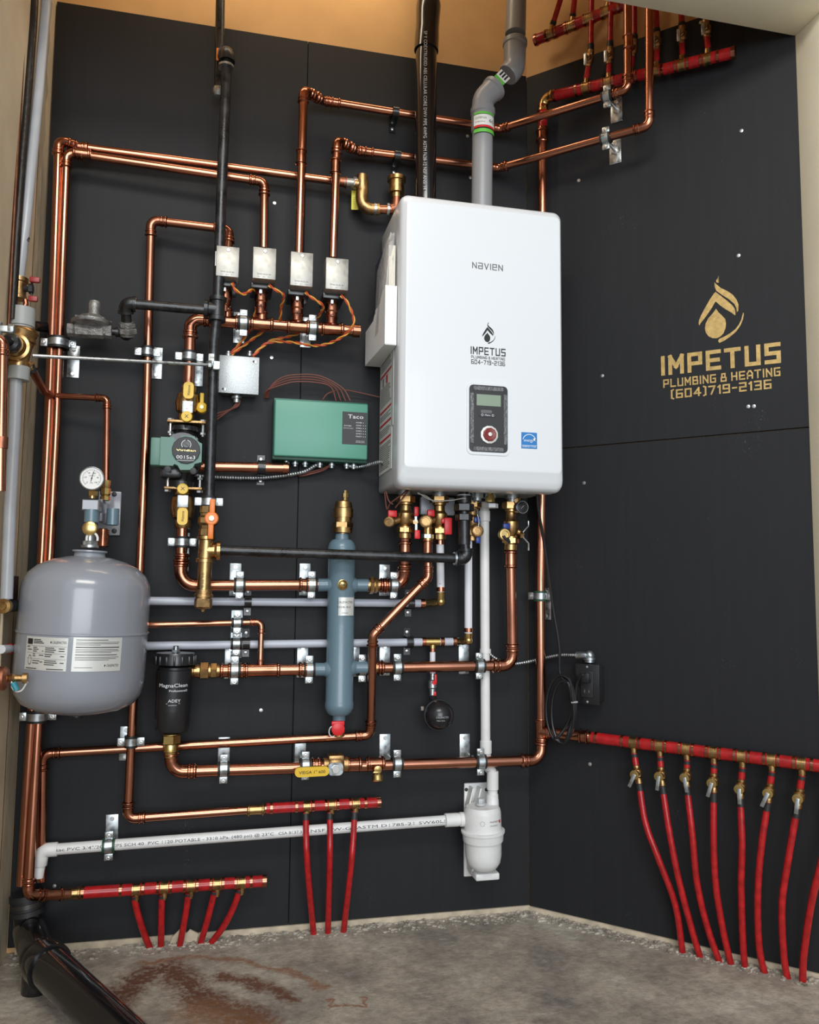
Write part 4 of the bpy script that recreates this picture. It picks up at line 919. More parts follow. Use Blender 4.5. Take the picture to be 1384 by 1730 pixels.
cables('control_wires', 'single brown wire running from the green control box right towards the boiler', [[P(545, 675, .045), P(556, 664, .045), P(580, 659, .03), P(610, 664, .02), P(641, 671, .02)]], .0019, wireb)
def flex(label, pts, r=.0062, name='armored_cable'):
    pts = smooth(pts, 12); L = sum((pts[i + 1] - pts[i]).length for i in range(len(pts) - 1)); n = int(L / .0022); q, rr = [], []; seg = 0; acc = 0
    for k in range(n + 1):
        s = L * k / n
        while seg < len(pts) - 2 and acc + (pts[seg + 1] - pts[seg]).length < s: acc += (pts[seg + 1] - pts[seg]).length; seg += 1
        q.append(along(pts[seg], pts[seg + 1], (s - acc) / (pts[seg + 1] - pts[seg]).length)); rr.append(r * (1.0 if k % 3 else .78))
    T = thing(name, label, 'cable', pts[0], 'metal-clad cables'); part('sheath', MB().sweep(q, rr, 12), galv, T); return T
flex('metal-clad cable drooping from the pump to the underside of the green control box', [P(312, 797, .06), P(330, 802, .045), P(366, 806, .03), P(442, 807, .025), P(506, 799, .025), P(530, 788, .03), P(541, 781, .035)])
flex('short metal-clad cable from the green control box into the boiler side', [P(586, 785, .035), P(596, 789, .035), P(612, 788, .04), P(640, 781, .08), P(650, 783, .10)], .0055)
cables('control_wires', 'brown wires under the green control box following the metal-clad cable', [[P(561, 784, .04), P(545, 792 + k, .03), P(515, 800 + k, .02), P(505, 801 + k, .015)] for k in (0, 3)], .0022, wireb)
# ---- circulator pump
PD = .085
def pz(px, py, d): return P(px, py, d)
T = thing('circulator_pump', 'green and black circulator pump left of the gas riser, between two yellow-handled valves', 'pump', P(308, 825, PD))
a, b = P(272, 734, .185), P(340, 791, .185); w, h = b.x - a.x, a.z - b.z; c = (a + b) / 2
def rr(w, h, r, n=5): return [(sx * (w / 2 - r) + r * math.cos(t0 + math.pi / 2 * k / n), sy * (h / 2 - r) + r * math.sin(t0 + math.pi / 2 * k / n)) for sx, sy, t0 in ((1, 1, 0), (-1, 1, math.pi / 2), (-1, -1, math.pi), (1, -1, 1.5 * math.pi)) for k in range(n + 1)]
hh, ww = h / 2, w / 2
poly = [(-ww, hh * .86), (-ww * .38, hh * .86), (-ww * .30, hh * .70), (-ww * .12, hh * .70), (0, hh), (ww * .62, hh), (ww * .78, hh * .68), (ww, hh * .55), (ww, -hh * .62), (ww * .68, -hh * .74), (ww * .55, -hh * 1.12), (-ww * .02, -hh * 1.16), (-ww * .14, -hh * .88), (-ww * .30, -hh * .80), (-ww * .38, -hh * .92), (-ww, -hh * .92)]
part('motor_housing', MB().prism(poly, V((c.x, 0, c.z)), XA, UP, .135, .185), pumpg, T)
part('control_box', MB().box((P(266, 762, .17).x - .003, -.150, c.z - .001), .026, .055, h * .88, None, .004), pumpg, T)
dc = P(314.5, 760.5, .187); dr = .0335
part('control_panel', MB().lathe(dc + V((0, .006, 0)), BACK, [(0, dr), (.0075, dr), (.0085, dr * .96)], 14), blackmat, T, 'black dial face with white print')
mb = MB(); f = flat(dc + V((0, -.0030, 0)), XA, UP)
for i in range(22):
    t0, t1 = math.radians(-40 + i * 260 / 22), math.radians(-40 + (i + 1) * 260 / 22 - 1)
    if i in (10, 11): continue
    mb.face([mb.bm.verts.new(f(r * math.cos(t), r * math.sin(t) + .0135)) for r, t in ((.0115, t0), (.0115, t1), (.0100, t1), (.0100, t0))])
put_text(mb, '0015e3', .0125, lambda x, y: f(x, y - .0220), width=.044, center=True); mb.face([mb.bm.verts.new(f(x, y)) for x, y in ((-.02, -.0255), (.02, -.0255), (.02, -.0263), (-.02, -.0263))])
part('printing', mb, inkw, T); mb = MB(); put_text(mb, 'Viridian', .0065, lambda x, y: f(x, y - .003), width=.046, center=True); part('printing', mb, brassb, T)
part('dial', MB().lathe(dc + V((0, -.002, .0135)), BACK, [(0, .0092), (.004, .0085), (.0045, .002)], 20), blackpl, T); part('dial_pointer', MB().box(dc + V((0, -.007, .0135)), .012, .002, .0035, (V((.8, 0, -.6)), V((0, 1, 0)), V((.6, 0, .8))), .0006), inkg, T)
pc_ = P(310, 768, PD)
mb = MB().lathe(P(314, 722, PD), P(307, 816, PD) - P(314, 722, PD), [(0, .034), (.012, .036), (.014, .026), (.035, .030), (.06, .045), (.10, .045), (.125, .030), (.140, .026), (.142, .036), (.160, .034)], 28)
mb.lathe(pc_ + V((0, .04, 0)), BACK, [(0, .03), (.02, .05), (.09, .05), (.10, .046)], 28); part('volute', mb, blackpl, T)
part('terminal_box', MB().box(P(290, 797, .12), .05, .05, .035, None, .006), blackpl, T)
for y, z_, tilt in ((711.5, 725, .05), (824.5, 812, 0)):
    l, r_ = P(282 if y < 800 else 277, y, PD + .03), P(348 if y < 800 else 342, y + tilt * 20, PD + .03); cc = (l + r_) / 2
    part('flange', MB().box((cc.x, -PD, cc.z), r_.x - l.x, .062, .007, None, .002), bronze, T)
    sc = MB()
    for s in (-1, 1):
        up_ = 1 if y < 800 else -1; q = V((cc.x + s * (r_.x - l.x) * .42, -PD - .012, cc.z)); sc.hexn(q + UP * up_ * .003, UP * up_, .0085, .006); sc.cyl(q, q - UP * up_ * .034, .0038, 10); sc.hexn(q - UP * up_ * .024, -UP * up_, .0072, .006)
    part('bolt', sc, steel, T)
mb = MB()
for dx, dz in ((-.030, -.045), (.030, -.047)): mb.lathe(V((c.x + dx, -.183, c.z + dz)), BACK, [(0, .008), (.004, .008), (.005, .004)], 14)
part('screw', mb, blackmat, T)
# ---- isolation valves above and below the pump
def isovalve(label, top, bot, hub, d, grip, eye, side=None):
    T = thing('isolation_valve', label, 'valve', P(*bot, d), 'yellow-handled pump valves'); a, b = P(*top, d), P(*bot, d); ax = (a - b).normalized(); L = (a - b).length
    part('body', MB().lathe(b, ax, [(0, R1 * 1.25), (L * .06, R1 * 1.45), (L * .2, R1 * 1.4), (L * .26, R1 * 1.9), (L * .5, R1 * 2.15), (L * .74, R1 * 1.9), (L * .8, R1 * 1.4), (L * .94, R1 * 1.45), (L, R1 * 1.25)], 26), brass, T)
    h = P(*hub, d + .048); part('stem', MB().cyl(V((h.x, -d, h.z)), h + V((0, -.002, 0)), .010, 16), brass, T)
    part('lever_plate', MB().box(h + V((0, -.003, 0)), .026, .0035, .030, None, .001), galv, T); part('nut', MB().hexn(h + V((0, -.005, 0)), BACK, .0065, .005), steel, T)
    g0, g1 = P(*grip[0], d + .052), P(*grip[1], d + .052); gc = (g0 + g1) / 2
    part('handle', MB().prism(rr(.025, abs(g0.z - g1.z), .010), V((gc.x, 0, gc.z)), XA, UP, d + .048, d + .057), yel, T)
    mb = MB(); f = flat((gc.x, -(d + .0575), gc.z), UP, -XA); put_text(mb, 'Webstone', .010, lambda x, y: f(x, y - .004), width=abs(g0.z - g1.z) * .62, center=True); part('printing', mb, ink, T)
    e = P(*eye, d + .052); part('handle_end', MB().lathe(V((e.x, -(d + .048), e.z)), BACK, [(0, .0135), (.009, .0135), (.010, .012)], 22), yel, T)
    mb = MB(); put_text(mb, 'X', .012, lambda x, y: V((e.x, -(d + .0585), e.z)) + XA * x + UP * (y - .004), width=.010, center=True); part('printing', mb, ink, T)
    if side:
        s = P(*side, d); part('drain_port', MB().cyl(V((h.x, -d, s.z)), V((s.x, -d, s.z)), .010, 16), brass, T)
        part('drain_handle', MB().lathe(V((s.x, -d - .006, s.z)), BACK, [(-.012, .0135), (.008, .0135), (.010, .010)], 20).box(V((s.x, -d - .010, s.z + .020)), .010, .006, .036, None, .002), yel, T)
        part('nut', MB().hexn(V((s.x, -d - .016, s.z)), BACK, .005, .003), brassb, T)
isovalve('yellow-handled valve on top of the circulator pump', (320, 652), (314, 712), (317, 688), .085, ((319.5, 646), (318, 674)), (315.5, 704), (341, 690))
isovalve('yellow-handled valve beneath the circulator pump', (309, 822), (309, 893), (309, 847), .082, ((308.5, 858), (308.5, 887)), (309, 826))
# ---- gas shut-off valve and drip leg
T = thing('gas_valve', 'brass gas valve with an orange lever at the foot of the black riser', 'valve', P(349, 906, .15))
a, b = P(352.5, 856, .15), P(349.5, 905, .15); L = (a - b).length; ax = (a - b).normalized(); g = GR
part('body', MB().lathe(b, ax, [(0, g * 1.5), (L * .22, g * 1.5), (L * .24, g * 1.3), (L * .34, g * 1.35), (L * .42, g * 1.75), (L * .6, g * 1.75), (L * .68, g * 1.35), (L * .76, g * 1.3), (L * .78, g * 1.5), (L, g * 1.5)], 8), brass, T)
h = P(357.5, 876, .185); part('stem', MB().cyl(V((h.x - .004, -.15, h.z)), h, .008, 14), brass, T)
part('lever', MB().lathe(h, BACK, [(0, .0165), (.006, .0165), (.008, .014)], 22).box(h + V((.001, -.004, .026)), .013, .006, .042, None, .002).box(h + V((-.001, -.004, -.028)), .013, .006, .044, None, .002), orange, T); part('nut', MB().hexn(h + V((0, -.008, 0)), BACK, .007, .004), brassb, T)
T = thing('drip_leg', 'brass tee and capped drip leg under the gas valve', 'pipe fitting', P(343, 1032, .15))
a, b = P(349.3, 906, .15), P(346.8, 950, .15); ax = (b - a).normalized(); L = (b - a).length
mb = MB().lathe(a, ax, [(0, g * 1.2), (1e-4, g * 1.65), (.008, g * 1.65), (.010, g * 1.35), (L - .010, g * 1.35), (L - .008, g * 1.65), (L, g * 1.65), (L + 1e-4, g * 1.2)], 24)
p = P(348, 930, .15); mb.lathe(p, XA, [(0, g * 1.35), (.020, g * 1.35), (.026, g * 1.7), (.034, g * 1.7), (.0341, g)], 24); part('tee', mb, brass, T)
q = P(344.3, 1003, .15); part('nipple', MB().cyl(b - ax * .002, q, g * 1.22, 24), brass, T)
mb = MB(); put_text(mb, 'B36.10', .009, around(along(b, q, .8), b - q, g * 1.24, BACK), width=.035); part('marking', mb, ink, T)
mb = MB().lathe(q, ax, [(-.010, g * 1.2), (-.0099, g * 1.45), (0, g * 1.45), (.001, g * 1.7), (.008, g * 1.7), (.009, g * 1.4), (.013, g * 1.4)], 24); mb.lathe(q + ax * .012, ax, [(0, g * 1.5), (.004, g * 1.6), (.020, g * 1.6), (.024, g * 1.3), (.026, .005), (.032, .004)], 8); part('cap', mb, bronze, T)
# ---- gas regulator
RD = .10
T = thing('gas_regulator', 'grey cast gas regulator with domed diaphragm and upright stack, upper left', 'regulator', P(155, 572, RD))
l, r_ = P(114, 557, RD), P(189, 561, RD); ax = (r_ - l).normalized(); L = (r_ - l).length
part('body', MB().lathe(l, ax, [(0, .013), (.001, .017), (.014, .017), (.016, .015), (.02, .019), (L - .02, .019), (L - .016, .015), (L - .014, .018), (L, .018), (L + .001, .013)], 8).box(P(155, 558, RD), .07, .03, .024, None, .006), castiron, T)
c = P(155, 545, RD); mb = MB().lathe(c - UP * .012, UP, [(0, .030), (.006, .046), (.010, .048), (.014, .048), (.0145, .044), (.020, .036), (.028, .026), (.030, .016)], 32); part('diaphragm_case', mb, castiron, T)
mb = MB(); [mb.hexn(c + V((.043 * math.cos(t), .043 * math.sin(t), .002)), UP, .005, .004) for t in [k * math.pi / 4 for k in range(8)]]; part('screw', mb, castiron, T)
part('spring_stack', MB().lathe(P(159, 536, RD), UP, [(0, .0145), (.035, .0145), (.037, .013), (.040, .013)], 24), castiron, T)
mb = MB(); mb.lathe(P(187, 560, RD), XA, [(0, .009), (.04, .009)], 14); mb.lathe(P(207, 562, RD), XA, [(-.016, .012), (.016, .012)], 14); mb.sphere(P(214, 562, .105), .020); part('elbow', mb, iron, T)
# ---- threaded stay rod
T = thing('stay_rod', 'thin zinc rod stretching from the left valve to a clip on the gas riser', 'rod', P(55, 600, .30))
a, b = P(55, 601, .30), P(360, 617, .172); part('rod', MB().sweep([a, b], .0042, 10), galv, T)
mb = MB(); mb.box(P(366, 618, .172), .018, .014, .022, None, .002); mb.hexn(P(352, 616.6, .174), XA, .009, .008); mb.lathe(P(360, 617, .15), UP, [(-.008, GR + .0005), (-.008, GR + .003), (.008, GR + .003), (.008, GR + .0005)], 24, False, True); part('clip', mb, galv, T)
# ---- hydraulic separator
SD = .08
T = thing('hydraulic_separator', 'tall blue-grey steel cylinder with four side arms in the middle of the wall', 'separator', P(573, 1212, SD))
a, b = P(573, 1207, SD), P(577.8, 911, SD); ax = (b - a).normalized(); L = (b - a).length; r = .0358
part('body', MB().lathe(a, ax, [(-.016, .014), (-.0155, .0165), (-.002, .017), (0, .026), (.006, .032), (.016, r + .001), (.024, r + .002), (.032, r + .001), (.034, r), (L - .034, r), (L - .032, r + .001), (L - .022, r + .001), (L - .010, r - .003), (L - .002, .026), (L, .018), (L + .014, .017), (L + .0142, .012)], 36), sepm, T)
for x0, x1, y in ((537, 560, 988), (622, 598, 988.5), (531, 553, 1131), (620, 596, 1128)):
    part('side_arm', MB().cyl(P(x0, y, SD), P(x1, y, SD), .0170, 24), sepm, T)
for x0, x1, y in ((555, 562, 988), (601, 594, 988.5), (550, 557, 1131), (599, 592, 1128)):
    part('weld_collar', MB().lathe(P(x0, y, SD), P(x1, y, SD) - P(x0, y, SD), [(-.003, .0172), (.004, .0215), (.012, .024)], 24), sepm, T)
q = P(578.3, 1024, SD); part('label', wrap_panel(q, r + .0006, BACK, -.028, .028, -.0235, .0235), lbls, T, 'silver printed label')
mb = MB(); f = wrapped(q, r + .0016, BACK); put_text(mb, 'CALEFACTIO', .0085, lambda x, y: f(x - .018, y + .008), width=.042); put_text(mb, 'CASHB-1B-LF', .007, lambda x, y: f(x - .018, y - .004), width=.036); put_text(mb, '40 450002', .0035, lambda x, y: f(x - .006, y - .018), width=.016)
for dx, dz, s in ((-.0225, .011, .0032),): mb.face([mb.bm.verts.new(f(dx + s * u, dz + s * v)) for u, v in ((-1, -.4), (-.5, -1), (.5, -1), (1, -.4), (.6, .5), (0, 1.6), (-.6, .5))])
part('printing', mb, ink, T)
q = P(579, 988, SD + r); part('gauge_plug', MB().lathe(q, BACK, [(-.006, .0135), (.003, .0135), (.004, .011), (.005, .010), (.008, .004)], 20), brassb, T); part('plug_mark', MB().box(q + V((0, -.0085, 0)), .010, .002, .003), ink, T)
T = thing('air_vent', 'large brass air vent standing on top of the blue-grey cylinder', 'air vent', P(578.5, 911, SD))
a, b = P(578.6, 909, SD), P(581, 834, SD); ax = (b - a).normalized(); L = (b - a).length
part('neck', MB().lathe(a, ax, [(-.004, .011), (.01, .011), (.0105, .015), (.015, .015)], 18), brass, T)
part('body', MB().lathe(a + ax * .012, ax, [(0, .016), (.002, .0255), (.016, .0265), (.0165, .0235), (.042, .0235), (.0425, .0265), (.066, .0265), (.068, .024), (.075, .0235), (.084, .021), (.088, .012), (.089, .008)], 28).hexn(a + ax * .026, ax, .0275, .016), brass, T)
part('cap', MB().lathe(P(580, 845, SD) + XA * .006, UP, [(-.01, .007), (.006, .007), (.007, .0095), (.018, .0095), (.019, .006), (.026, .006)], 8), brassb, T)
T = thing('drain_valve', 'brass drain with a red knob under the blue-grey cylinder', 'valve', P(571.5, 1243, SD))
a = P(572.5, 1214, SD); part('body', MB().lathe(a, -UP, [(0, .010), (.012, .010), (.0125, .013), (.022, .013), (.024, .016), (.044, .016), (.046, .012)], 18), brass, T)
part('knob', MB().lathe(P(570, 1230, SD + .012), BACK, [(0, .006), (.008, .006), (.009, .017), (.018, .017), (.020, .012)], 10).box(P(571, 1222, SD + .02), .034, .012, .012, None, .003), redpl, T)
th = [P(562, 1232, SD + .02) + V((.009 * math.cos(t), 0, .013 * math.sin(t) - .006)) for t in [math.pi * (.4 + 1.3 * k / 12) for k in range(13)]]; part('strap', MB().sweep(th, .0018, 8), lbls, T)
# ---- magnetic filter
FD = .09
T = thing('dirt_filter', 'black cylindrical dirt filter with printed front, right of the grey tank', 'filter', P(290, 1238, FD))
a, b = P(290.5, 1236, FD), P(297, 1102, FD); ax = (b - a).normalized(); L = (b - a).length
part('body', MB().lathe(a, ax, [(0, .028), (.002, .037), (.008, .0405), (L * .27, .042), (L * .272, .0425), (L * .78, .0435), (L * .79, .0405), (L * .82, .0405)], 40), blackpl, T)
mb = MB(); mb.lathe(b - ax * .030, ax, [(0, .044), (.001, .0485), (.024, .0485), (.029, .046), (.031, .02)], 40)
for k in range(16):
    t = 2 * math.pi * k / 16; mb.box(b - ax * .018 + V((.0485 * math.cos(t), .0485 * math.sin(t), 0)), .006, .006, .022, None, .002)
part('lid', mb, blackpl, T); part('vent_plug', MB().hexn(b, ax, .0105, .006).lathe(b + ax * .005, ax, [(0, .007), (.010, .007), (.011, .005)], 14), galv, T)
q = along(a, b, .52); mb = MB(); f = wrapped(q, .0440, BACK)
put_text(mb, 'MagnaClean', .0125, lambda x, y: f(x, y + .012), width=.074, center=True); put_text(mb, 'Professional2', .0072, lambda x, y: f(x + .014, y + .001), width=.046, center=True)
put_text(mb, 'ADEY', .010, lambda x, y: f(x + .004, y - .024), width=.030, center=True)
for y0, x0_, x1_ in ((-.027, -.016, .018), (-.031, -.010, .010)): mb.face([mb.bm.verts.new(f(x, y)) for x, y in ((x0_, y0), (x1_, y0), (x1_, y0 - .0006), (x0_, y0 - .0006))])
part('printing', mb, inkw, T)
mb = MB().lathe(P(318, 1134, FD - .005), XA, [(-.01, .016), (.012, .0155), (.014, .012), (.02, .012)], 20); part('side_outlet', mb, brass, T)
q = P(289.5, 1238, FD - .003); mb = MB().lathe(q - UP * .002, -UP, [(0, .020), (.004, .020)], 24); mb.hexn(q - UP * .004, -UP, .0235, .022); mb.lathe(q - UP * .026, -UP, [(0, .0175), (.004, .019), (.018, .019), (.020, .016), (.032, .0155)], 24); part('bottom_union', mb, brassb, T)
# ---- expansion tank
TD = .20
a, b = P(130.5, 1204, TD), P(152, 936, TD); ax = (b - a).normalized(); L = (b - a).length; r = .1415
T = thing('expansion_tank', 'large grey domed expansion tank with two silver labels, hanging at the left', 'tank', a)
part('shell', MB().lathe(a, ax, [(0, .03), (.002, .06), (.010, .095), (.024, .122), (.045, .136), (.065, r - .0015), (.085, r), (L * .50, r), (L * .503, r + .0022), (L * .512, r + .0022), (L * .515, r), (L - .090, r), (L - .070, r - .0025), (L - .048, r - .013), (L - .030, .110), (L - .016, .080), (L - .008, .050), (L - .006, .036)], 72), tankm, T)
part('neck', MB().lathe(b - ax * .010, ax, [(0, .036), (.012, .033), (.013, .036), (.0145, .0385), (.018, .0385), (.0185, .01)], 36), tankm, T)
part('air_valve', MB().lathe(a, -ax, [(-.004, .03), (.004, .03), (.006, .012), (.010, .012)], 20), blackpl, T)
tw = lambda q: wrapped(q, r + .0018, BACK, ax)
q0 = along(a, b, .268)
f = tw(q0); z1, z0_ = .0, .0
def lab(x0, x1, y0, y1):
    part('label', wrap_panel(q0, r + .0004, BACK, x0, x1, y0, y1, 24, ax), lbls, T, 'silver printed label')
YB, YT = .010, .082
lab(-.108, -.008, YB, YT - .002); lab(.002, .106, YB, YT)
mb = MB()
def bar(x, y, w, h): 
    n = max(1, int(w / .01))
    for i in range(n): mb.face([mb.bm.verts.new(f(x + w * (i + u) / n, y + v * h)) for u, v in ((0, 0), (1, 0), (1, 1), (0, 1))])
bar(-.104, .064, .015, .012)
for k in range(3): bar(-.086, .0735 - k * .0035, .018 + .004 * k, .0018)
put_text(mb, 'CALEFACTIO', .0075, lambda x, y: f(x - .041, y + .0675), width=.030); bar(-.045, .068, .0022, .004)
for (x, y, w) in ((-.104, .058, .008), (-.102, .052, .012), (-.086, .057, .010), (-.086, .053, .014), (-.086, .049, .010), (-.086, .043, .006), (-.086, .039, .007), (-.086, .029, .018), (-.086, .024, .016), (-.056, .057, .02), (-.056, .053, .024), (-.056, .049, .021), (-.056, .043, .016), (-.056, .039, .013), (-.056, .030, .026), (-.056, .026, .028), (-.056, .022, .022), (-.026, .056, .012), (-.026, .051, .012), (-.022, .040, .008), (-.070, .041, .011), (-.067, .027, .007), (-.022, .026, .008), (-.104, .0125, .03), (-.05, .0125, .036), (-.063, .05, .003)): bar(x, y, w, .0016)
for y in (.061, .046, .034): bar(-.104, y, .094, .0004)
for i in range(16):
    t0, t1 = 2 * math.pi * i / 16, 2 * math.pi * (i + 1) / 16; g = lambda t, k: f(-.094 + .005 * k * math.cos(t), .031 + .0105 * k * math.sin(t)); mb.face([mb.bm.verts.new(p) for p in (g(t0, 1), g(t1, 1), g(t1, .86), g(t0, .86))])
for k, (y, w, h) in enumerate(((.0765, .066, .0012), (.072, .092, .0008), (.069, .09, .0008), (.066, .05, .0008), (.0605, .092, .0018), (.056, .09, .0008), (.053, .092, .0008), (.050, .075, .0008), (.0445, .088, .0014), (.040, .092, .0008), (.037, .086, .0008), (.034, .07, .0008), (.018, .036, .0008))): bar(.008, y, w, h)
put_text(mb, 'CALEFACTIO', .0075, lambda x, y: f(x + .074, y + .020), width=.027); bar(.069, .0205, .0022, .004)
part('printing', mb, ink, T)
# ---- fill and gauge bracket above the tank
BD = .20
T = thing('tank_bracket', 'grey wall bracket with a flange plate that the tank hangs from', 'bracket', P(190, 905, 0))
a, b = P(184, 830, .004), P(200, 905, .004)
part('wall_plate', MB().box(((a.x + b.x) / 2 - .01, -.004, (a.z + b.z) / 2), .056, .008, a.z - b.z, None, .003), tankm, T)
sc = MB()
for y in (835, 897): sc.lathe(P(193, y, .008), BACK, [(0, .0065), (.003, .0055), (.004, .002)], 14)
part('screw', sc, blackmat, T)
a, b = P(137.6, 842, BD), P(168, 864, BD); cx_, cz_ = (a.x + b.x) / 2, (a.z + b.z) / 2
mb = MB(); mb.loft([[V((x, y, z)) for x, z in ((cx_ - w, cz_ - h + dz), (cx_ + w, cz_ - h + dz), (cx_ + w, cz_ + h + dz), (cx_ - w, cz_ + h + dz))] for y, w, h, dz in ((-BD, .0185, .0125, 0), (-BD - .004, .0165, .0105, 0))]); mb.box((cx_, -BD / 2, cz_), .038, BD, .026, None, .003); mb.box((cx_ + .012, -.07, cz_ - .006), .012, .13, .055, None, .003); part('arm', mb, tankm, T)
part('tank_port', MB().lathe(V((cx_ + .002, -BD + .012, cz_ - .010)), -UP, [(0, .0165), (.030, .0165), (.032, .012), (.06, .012)], 24).lathe(V((cx_ + .040, -.115, cz_)), -UP, [(0, .0145), (.040, .0145), (.041, .011)], 20), sepm, T)
T2 = thing('brass_plug', 'brass cap with a looped strap under the grey bracket', 'cap', P(152, 926, BD))
q = P(152.5, 893, BD + .008); part('cap', MB().lathe(q, BACK, [(-.016, .012), (-.002, .012), (0, .0165), (.010, .0165), (.012, .013)], 24), brassb, T2)
q2 = P(152, 921, BD); part('nut', MB().hexn(q2, UP, .018, .010).lathe(q2 - UP * .006, UP, [(0, .020), (.006, .020)], 20).lathe(q2, UP, [(0, .011), (.045, .011)], 18), galv, T2)
part('strap', MB().sweep([q + V((.012 * math.sin(t) + .006, -.006, -.010 - .014 * (1 - math.cos(t)) / 1)) for t in [-1.9 + 3.8 * k / 14 for k in range(15)]], .0028, 8), lblw, T2, 'pale loop strap')
q3 = P(173, 925, .115); T3 = thing('copper_nipple', 'short ribbed copper nipple between the grey bracket and the tank top', 'pipe', q3)
mb = MB().lathe(q3, UP, [(0, .010)] + [(0.004 + .0045 * k + dz, rr_) for k in range(9) for dz, rr_ in ((0, .0145), (.0025, .0145), (.003, .0115), (.0044, .0115))] + [(.046, .010)], 20); part('pipe', mb, copfit, T3)
T = thing('pressure_gauge', 'round silver pressure gauge with white dial above the grey bracket', 'gauge', P(156, 841, BD))
q = P(155.6, 808.5, BD + .012); part('case', MB().lathe(q, BACK, [(-.020, .024), (-.004, .0275), (.006, .0275), (.007, .0255), (.004, .0245)], 36, True), galv, T)
part('dial', MB().lathe(q, BACK, [(.003, .0247), (.0045, .0247)], 32), lblw, T)
mb = MB(); f = flat(q + V((0, -.0052, 0)), XA, UP)
for k in range(28):
    t = math.radians(225 - k * 10); r0 = .0185 if k % 5 else .0165; d_ = V((math.cos(t), math.sin(t), 0)); n_ = V((-d_.y, d_.x, 0)) * .0004
    mb.face([mb.bm.verts.new(f(p.x, p.y)) for p in (d_ * r0 - n_, d_ * .0212 - n_, d_ * .0212 + n_, d_ * r0 + n_)])
for k, t in enumerate(('0', '20', '40', '60', '80', '100')): t0 = math.radians(225 - k * 54); put_text(mb, t, .0048, lambda x, y: f(x + .0135 * math.cos(t0), y + .0135 * math.sin(t0) - .0015), width=.002 * len(t) + .0005, center=True)
put_text(mb, 'PSI', .0035, lambda x, y: f(x, y - .012), width=.006, center=True); put_text(mb, 'CALEFACTIO', .003, lambda x, y: f(x, y + .005), width=.014, center=True)
part('printing', mb, ink, T)
d_ = V((math.cos(1.35), 0, math.sin(1.35))); part('needle', MB().box(q + V((0, -.0062, 0)) + d_ * .004, .024, .0006, .0012, (d_, V((0, 1, 0)), d_.cross(V((0, 1, 0))))).lathe(q, BACK, [(.0045, .0016), (.007, .0016)], 12), ink, T)
part('stem', MB().lathe(P(156, 842, BD - .006), UP, [(0, .0075), (.008, .0075), (.030, .007)], 16).hexn(P(157, 838, BD - .006), UP, .0115, .012), brassb, T)
T = run('copper_pipe', 'slim copper branch off the tall risers bending down to the gauge bracket', 'pipe', [P(94, 668.5, .075), P(181, 673, .095), P(179.5, 815, .11), P(177.5, 842, .12)], R12, copper, fm=copfit)
part('check_valve', MB().lathe(P(177.6, 846, .12), UP, [(0, .009), (.001, .012), (.010, .012), (.011, .009), (.016, .0125), (.030, .0125), (.032, .009), (.040, .011), (.05, .011)], 8), brassb, T)
# ---- relief valve and float vent at the top
T = thing('relief_valve', 'dull copper relief fitting curling down and right beside the float vent', 'relief valve', P(628, 358, .06))
q = P(612, 312, .06); part('inlet_nut', MB().hexn(P(597, 309, .055), XA, .0165, .012).cyl(P(583, 308, .052), P(606, 310.5, .058), .0125, 18), alum, T); part('body', MB().lathe(q, UP, [(-.022, .014), (-.016, .0165), (-.004, .0165), (0, .0175), (.012, .0175), (.013, .015), (.020, .0155), (.026, .0155), (.028, .013)], 20).lathe(q, -XA, [(0, .013), (.022, .013)], 18), bronze, T)
e0 = P(613, 320, .06); e1 = P(620, 350, .06); part('elbow', MB().sweep(smooth([e0, P(611, 333, .06), P(614, 346, .06), P(625, 353, .06), P(640, 353.5, .06)], 5), .0165, 20), bronze, T)
part('nipple', MB().cyl(P(636, 353.5, .06), P(664, 354, .06), .0125, 20), copfit, T)
for x in (633, 655): part('joint_ring', MB().lathe(P(x, 353.6, .06), XA, [(-.003, .0172), (.004, .0172)], 20), galv, T)
part('elbow', MB().sweep(smooth([P(660, 354, .06), P(668, 351, .06), P(670, 340, .06), P(670, 325, .06)], 5), .0145, 18), copold, T)
T = thing('float_vent', 'brass float vent with a flanged lid above the boiler corner', 'air vent', P(670, 338, .06))
q = P(670, 328, .06); part('body', MB().lathe(q, UP, [(-.012, .015), (.000, .015), (.002, .0215), (.036, .0215), (.037, .0265), (.048, .0265), (.052, .018)], 28), brass, T)
part('knob', MB().lathe(q + UP * .048, UP, [(0, .006), (.006, .006)], 12), brassb, T)
T = solo('warning_tag', MB().box(P(600, 338, .035), .020, .0012, .056, (V((.98, -.2, 0)), V((.2, .98, 0)), UP)), tagy, 'small yellow warning tag hanging behind the relief fitting', 'tag', P(600, 338, .035))
mb = MB(); f = flat(P(596.5, 352, .0375), V((.98, -.2, 0)), UP); [put_text(mb, 'WARNING', .004, lambda x, y, k=k: f(x, y + k * .006), width=.009) for k in range(6)]; part('printing', mb, ink, T)
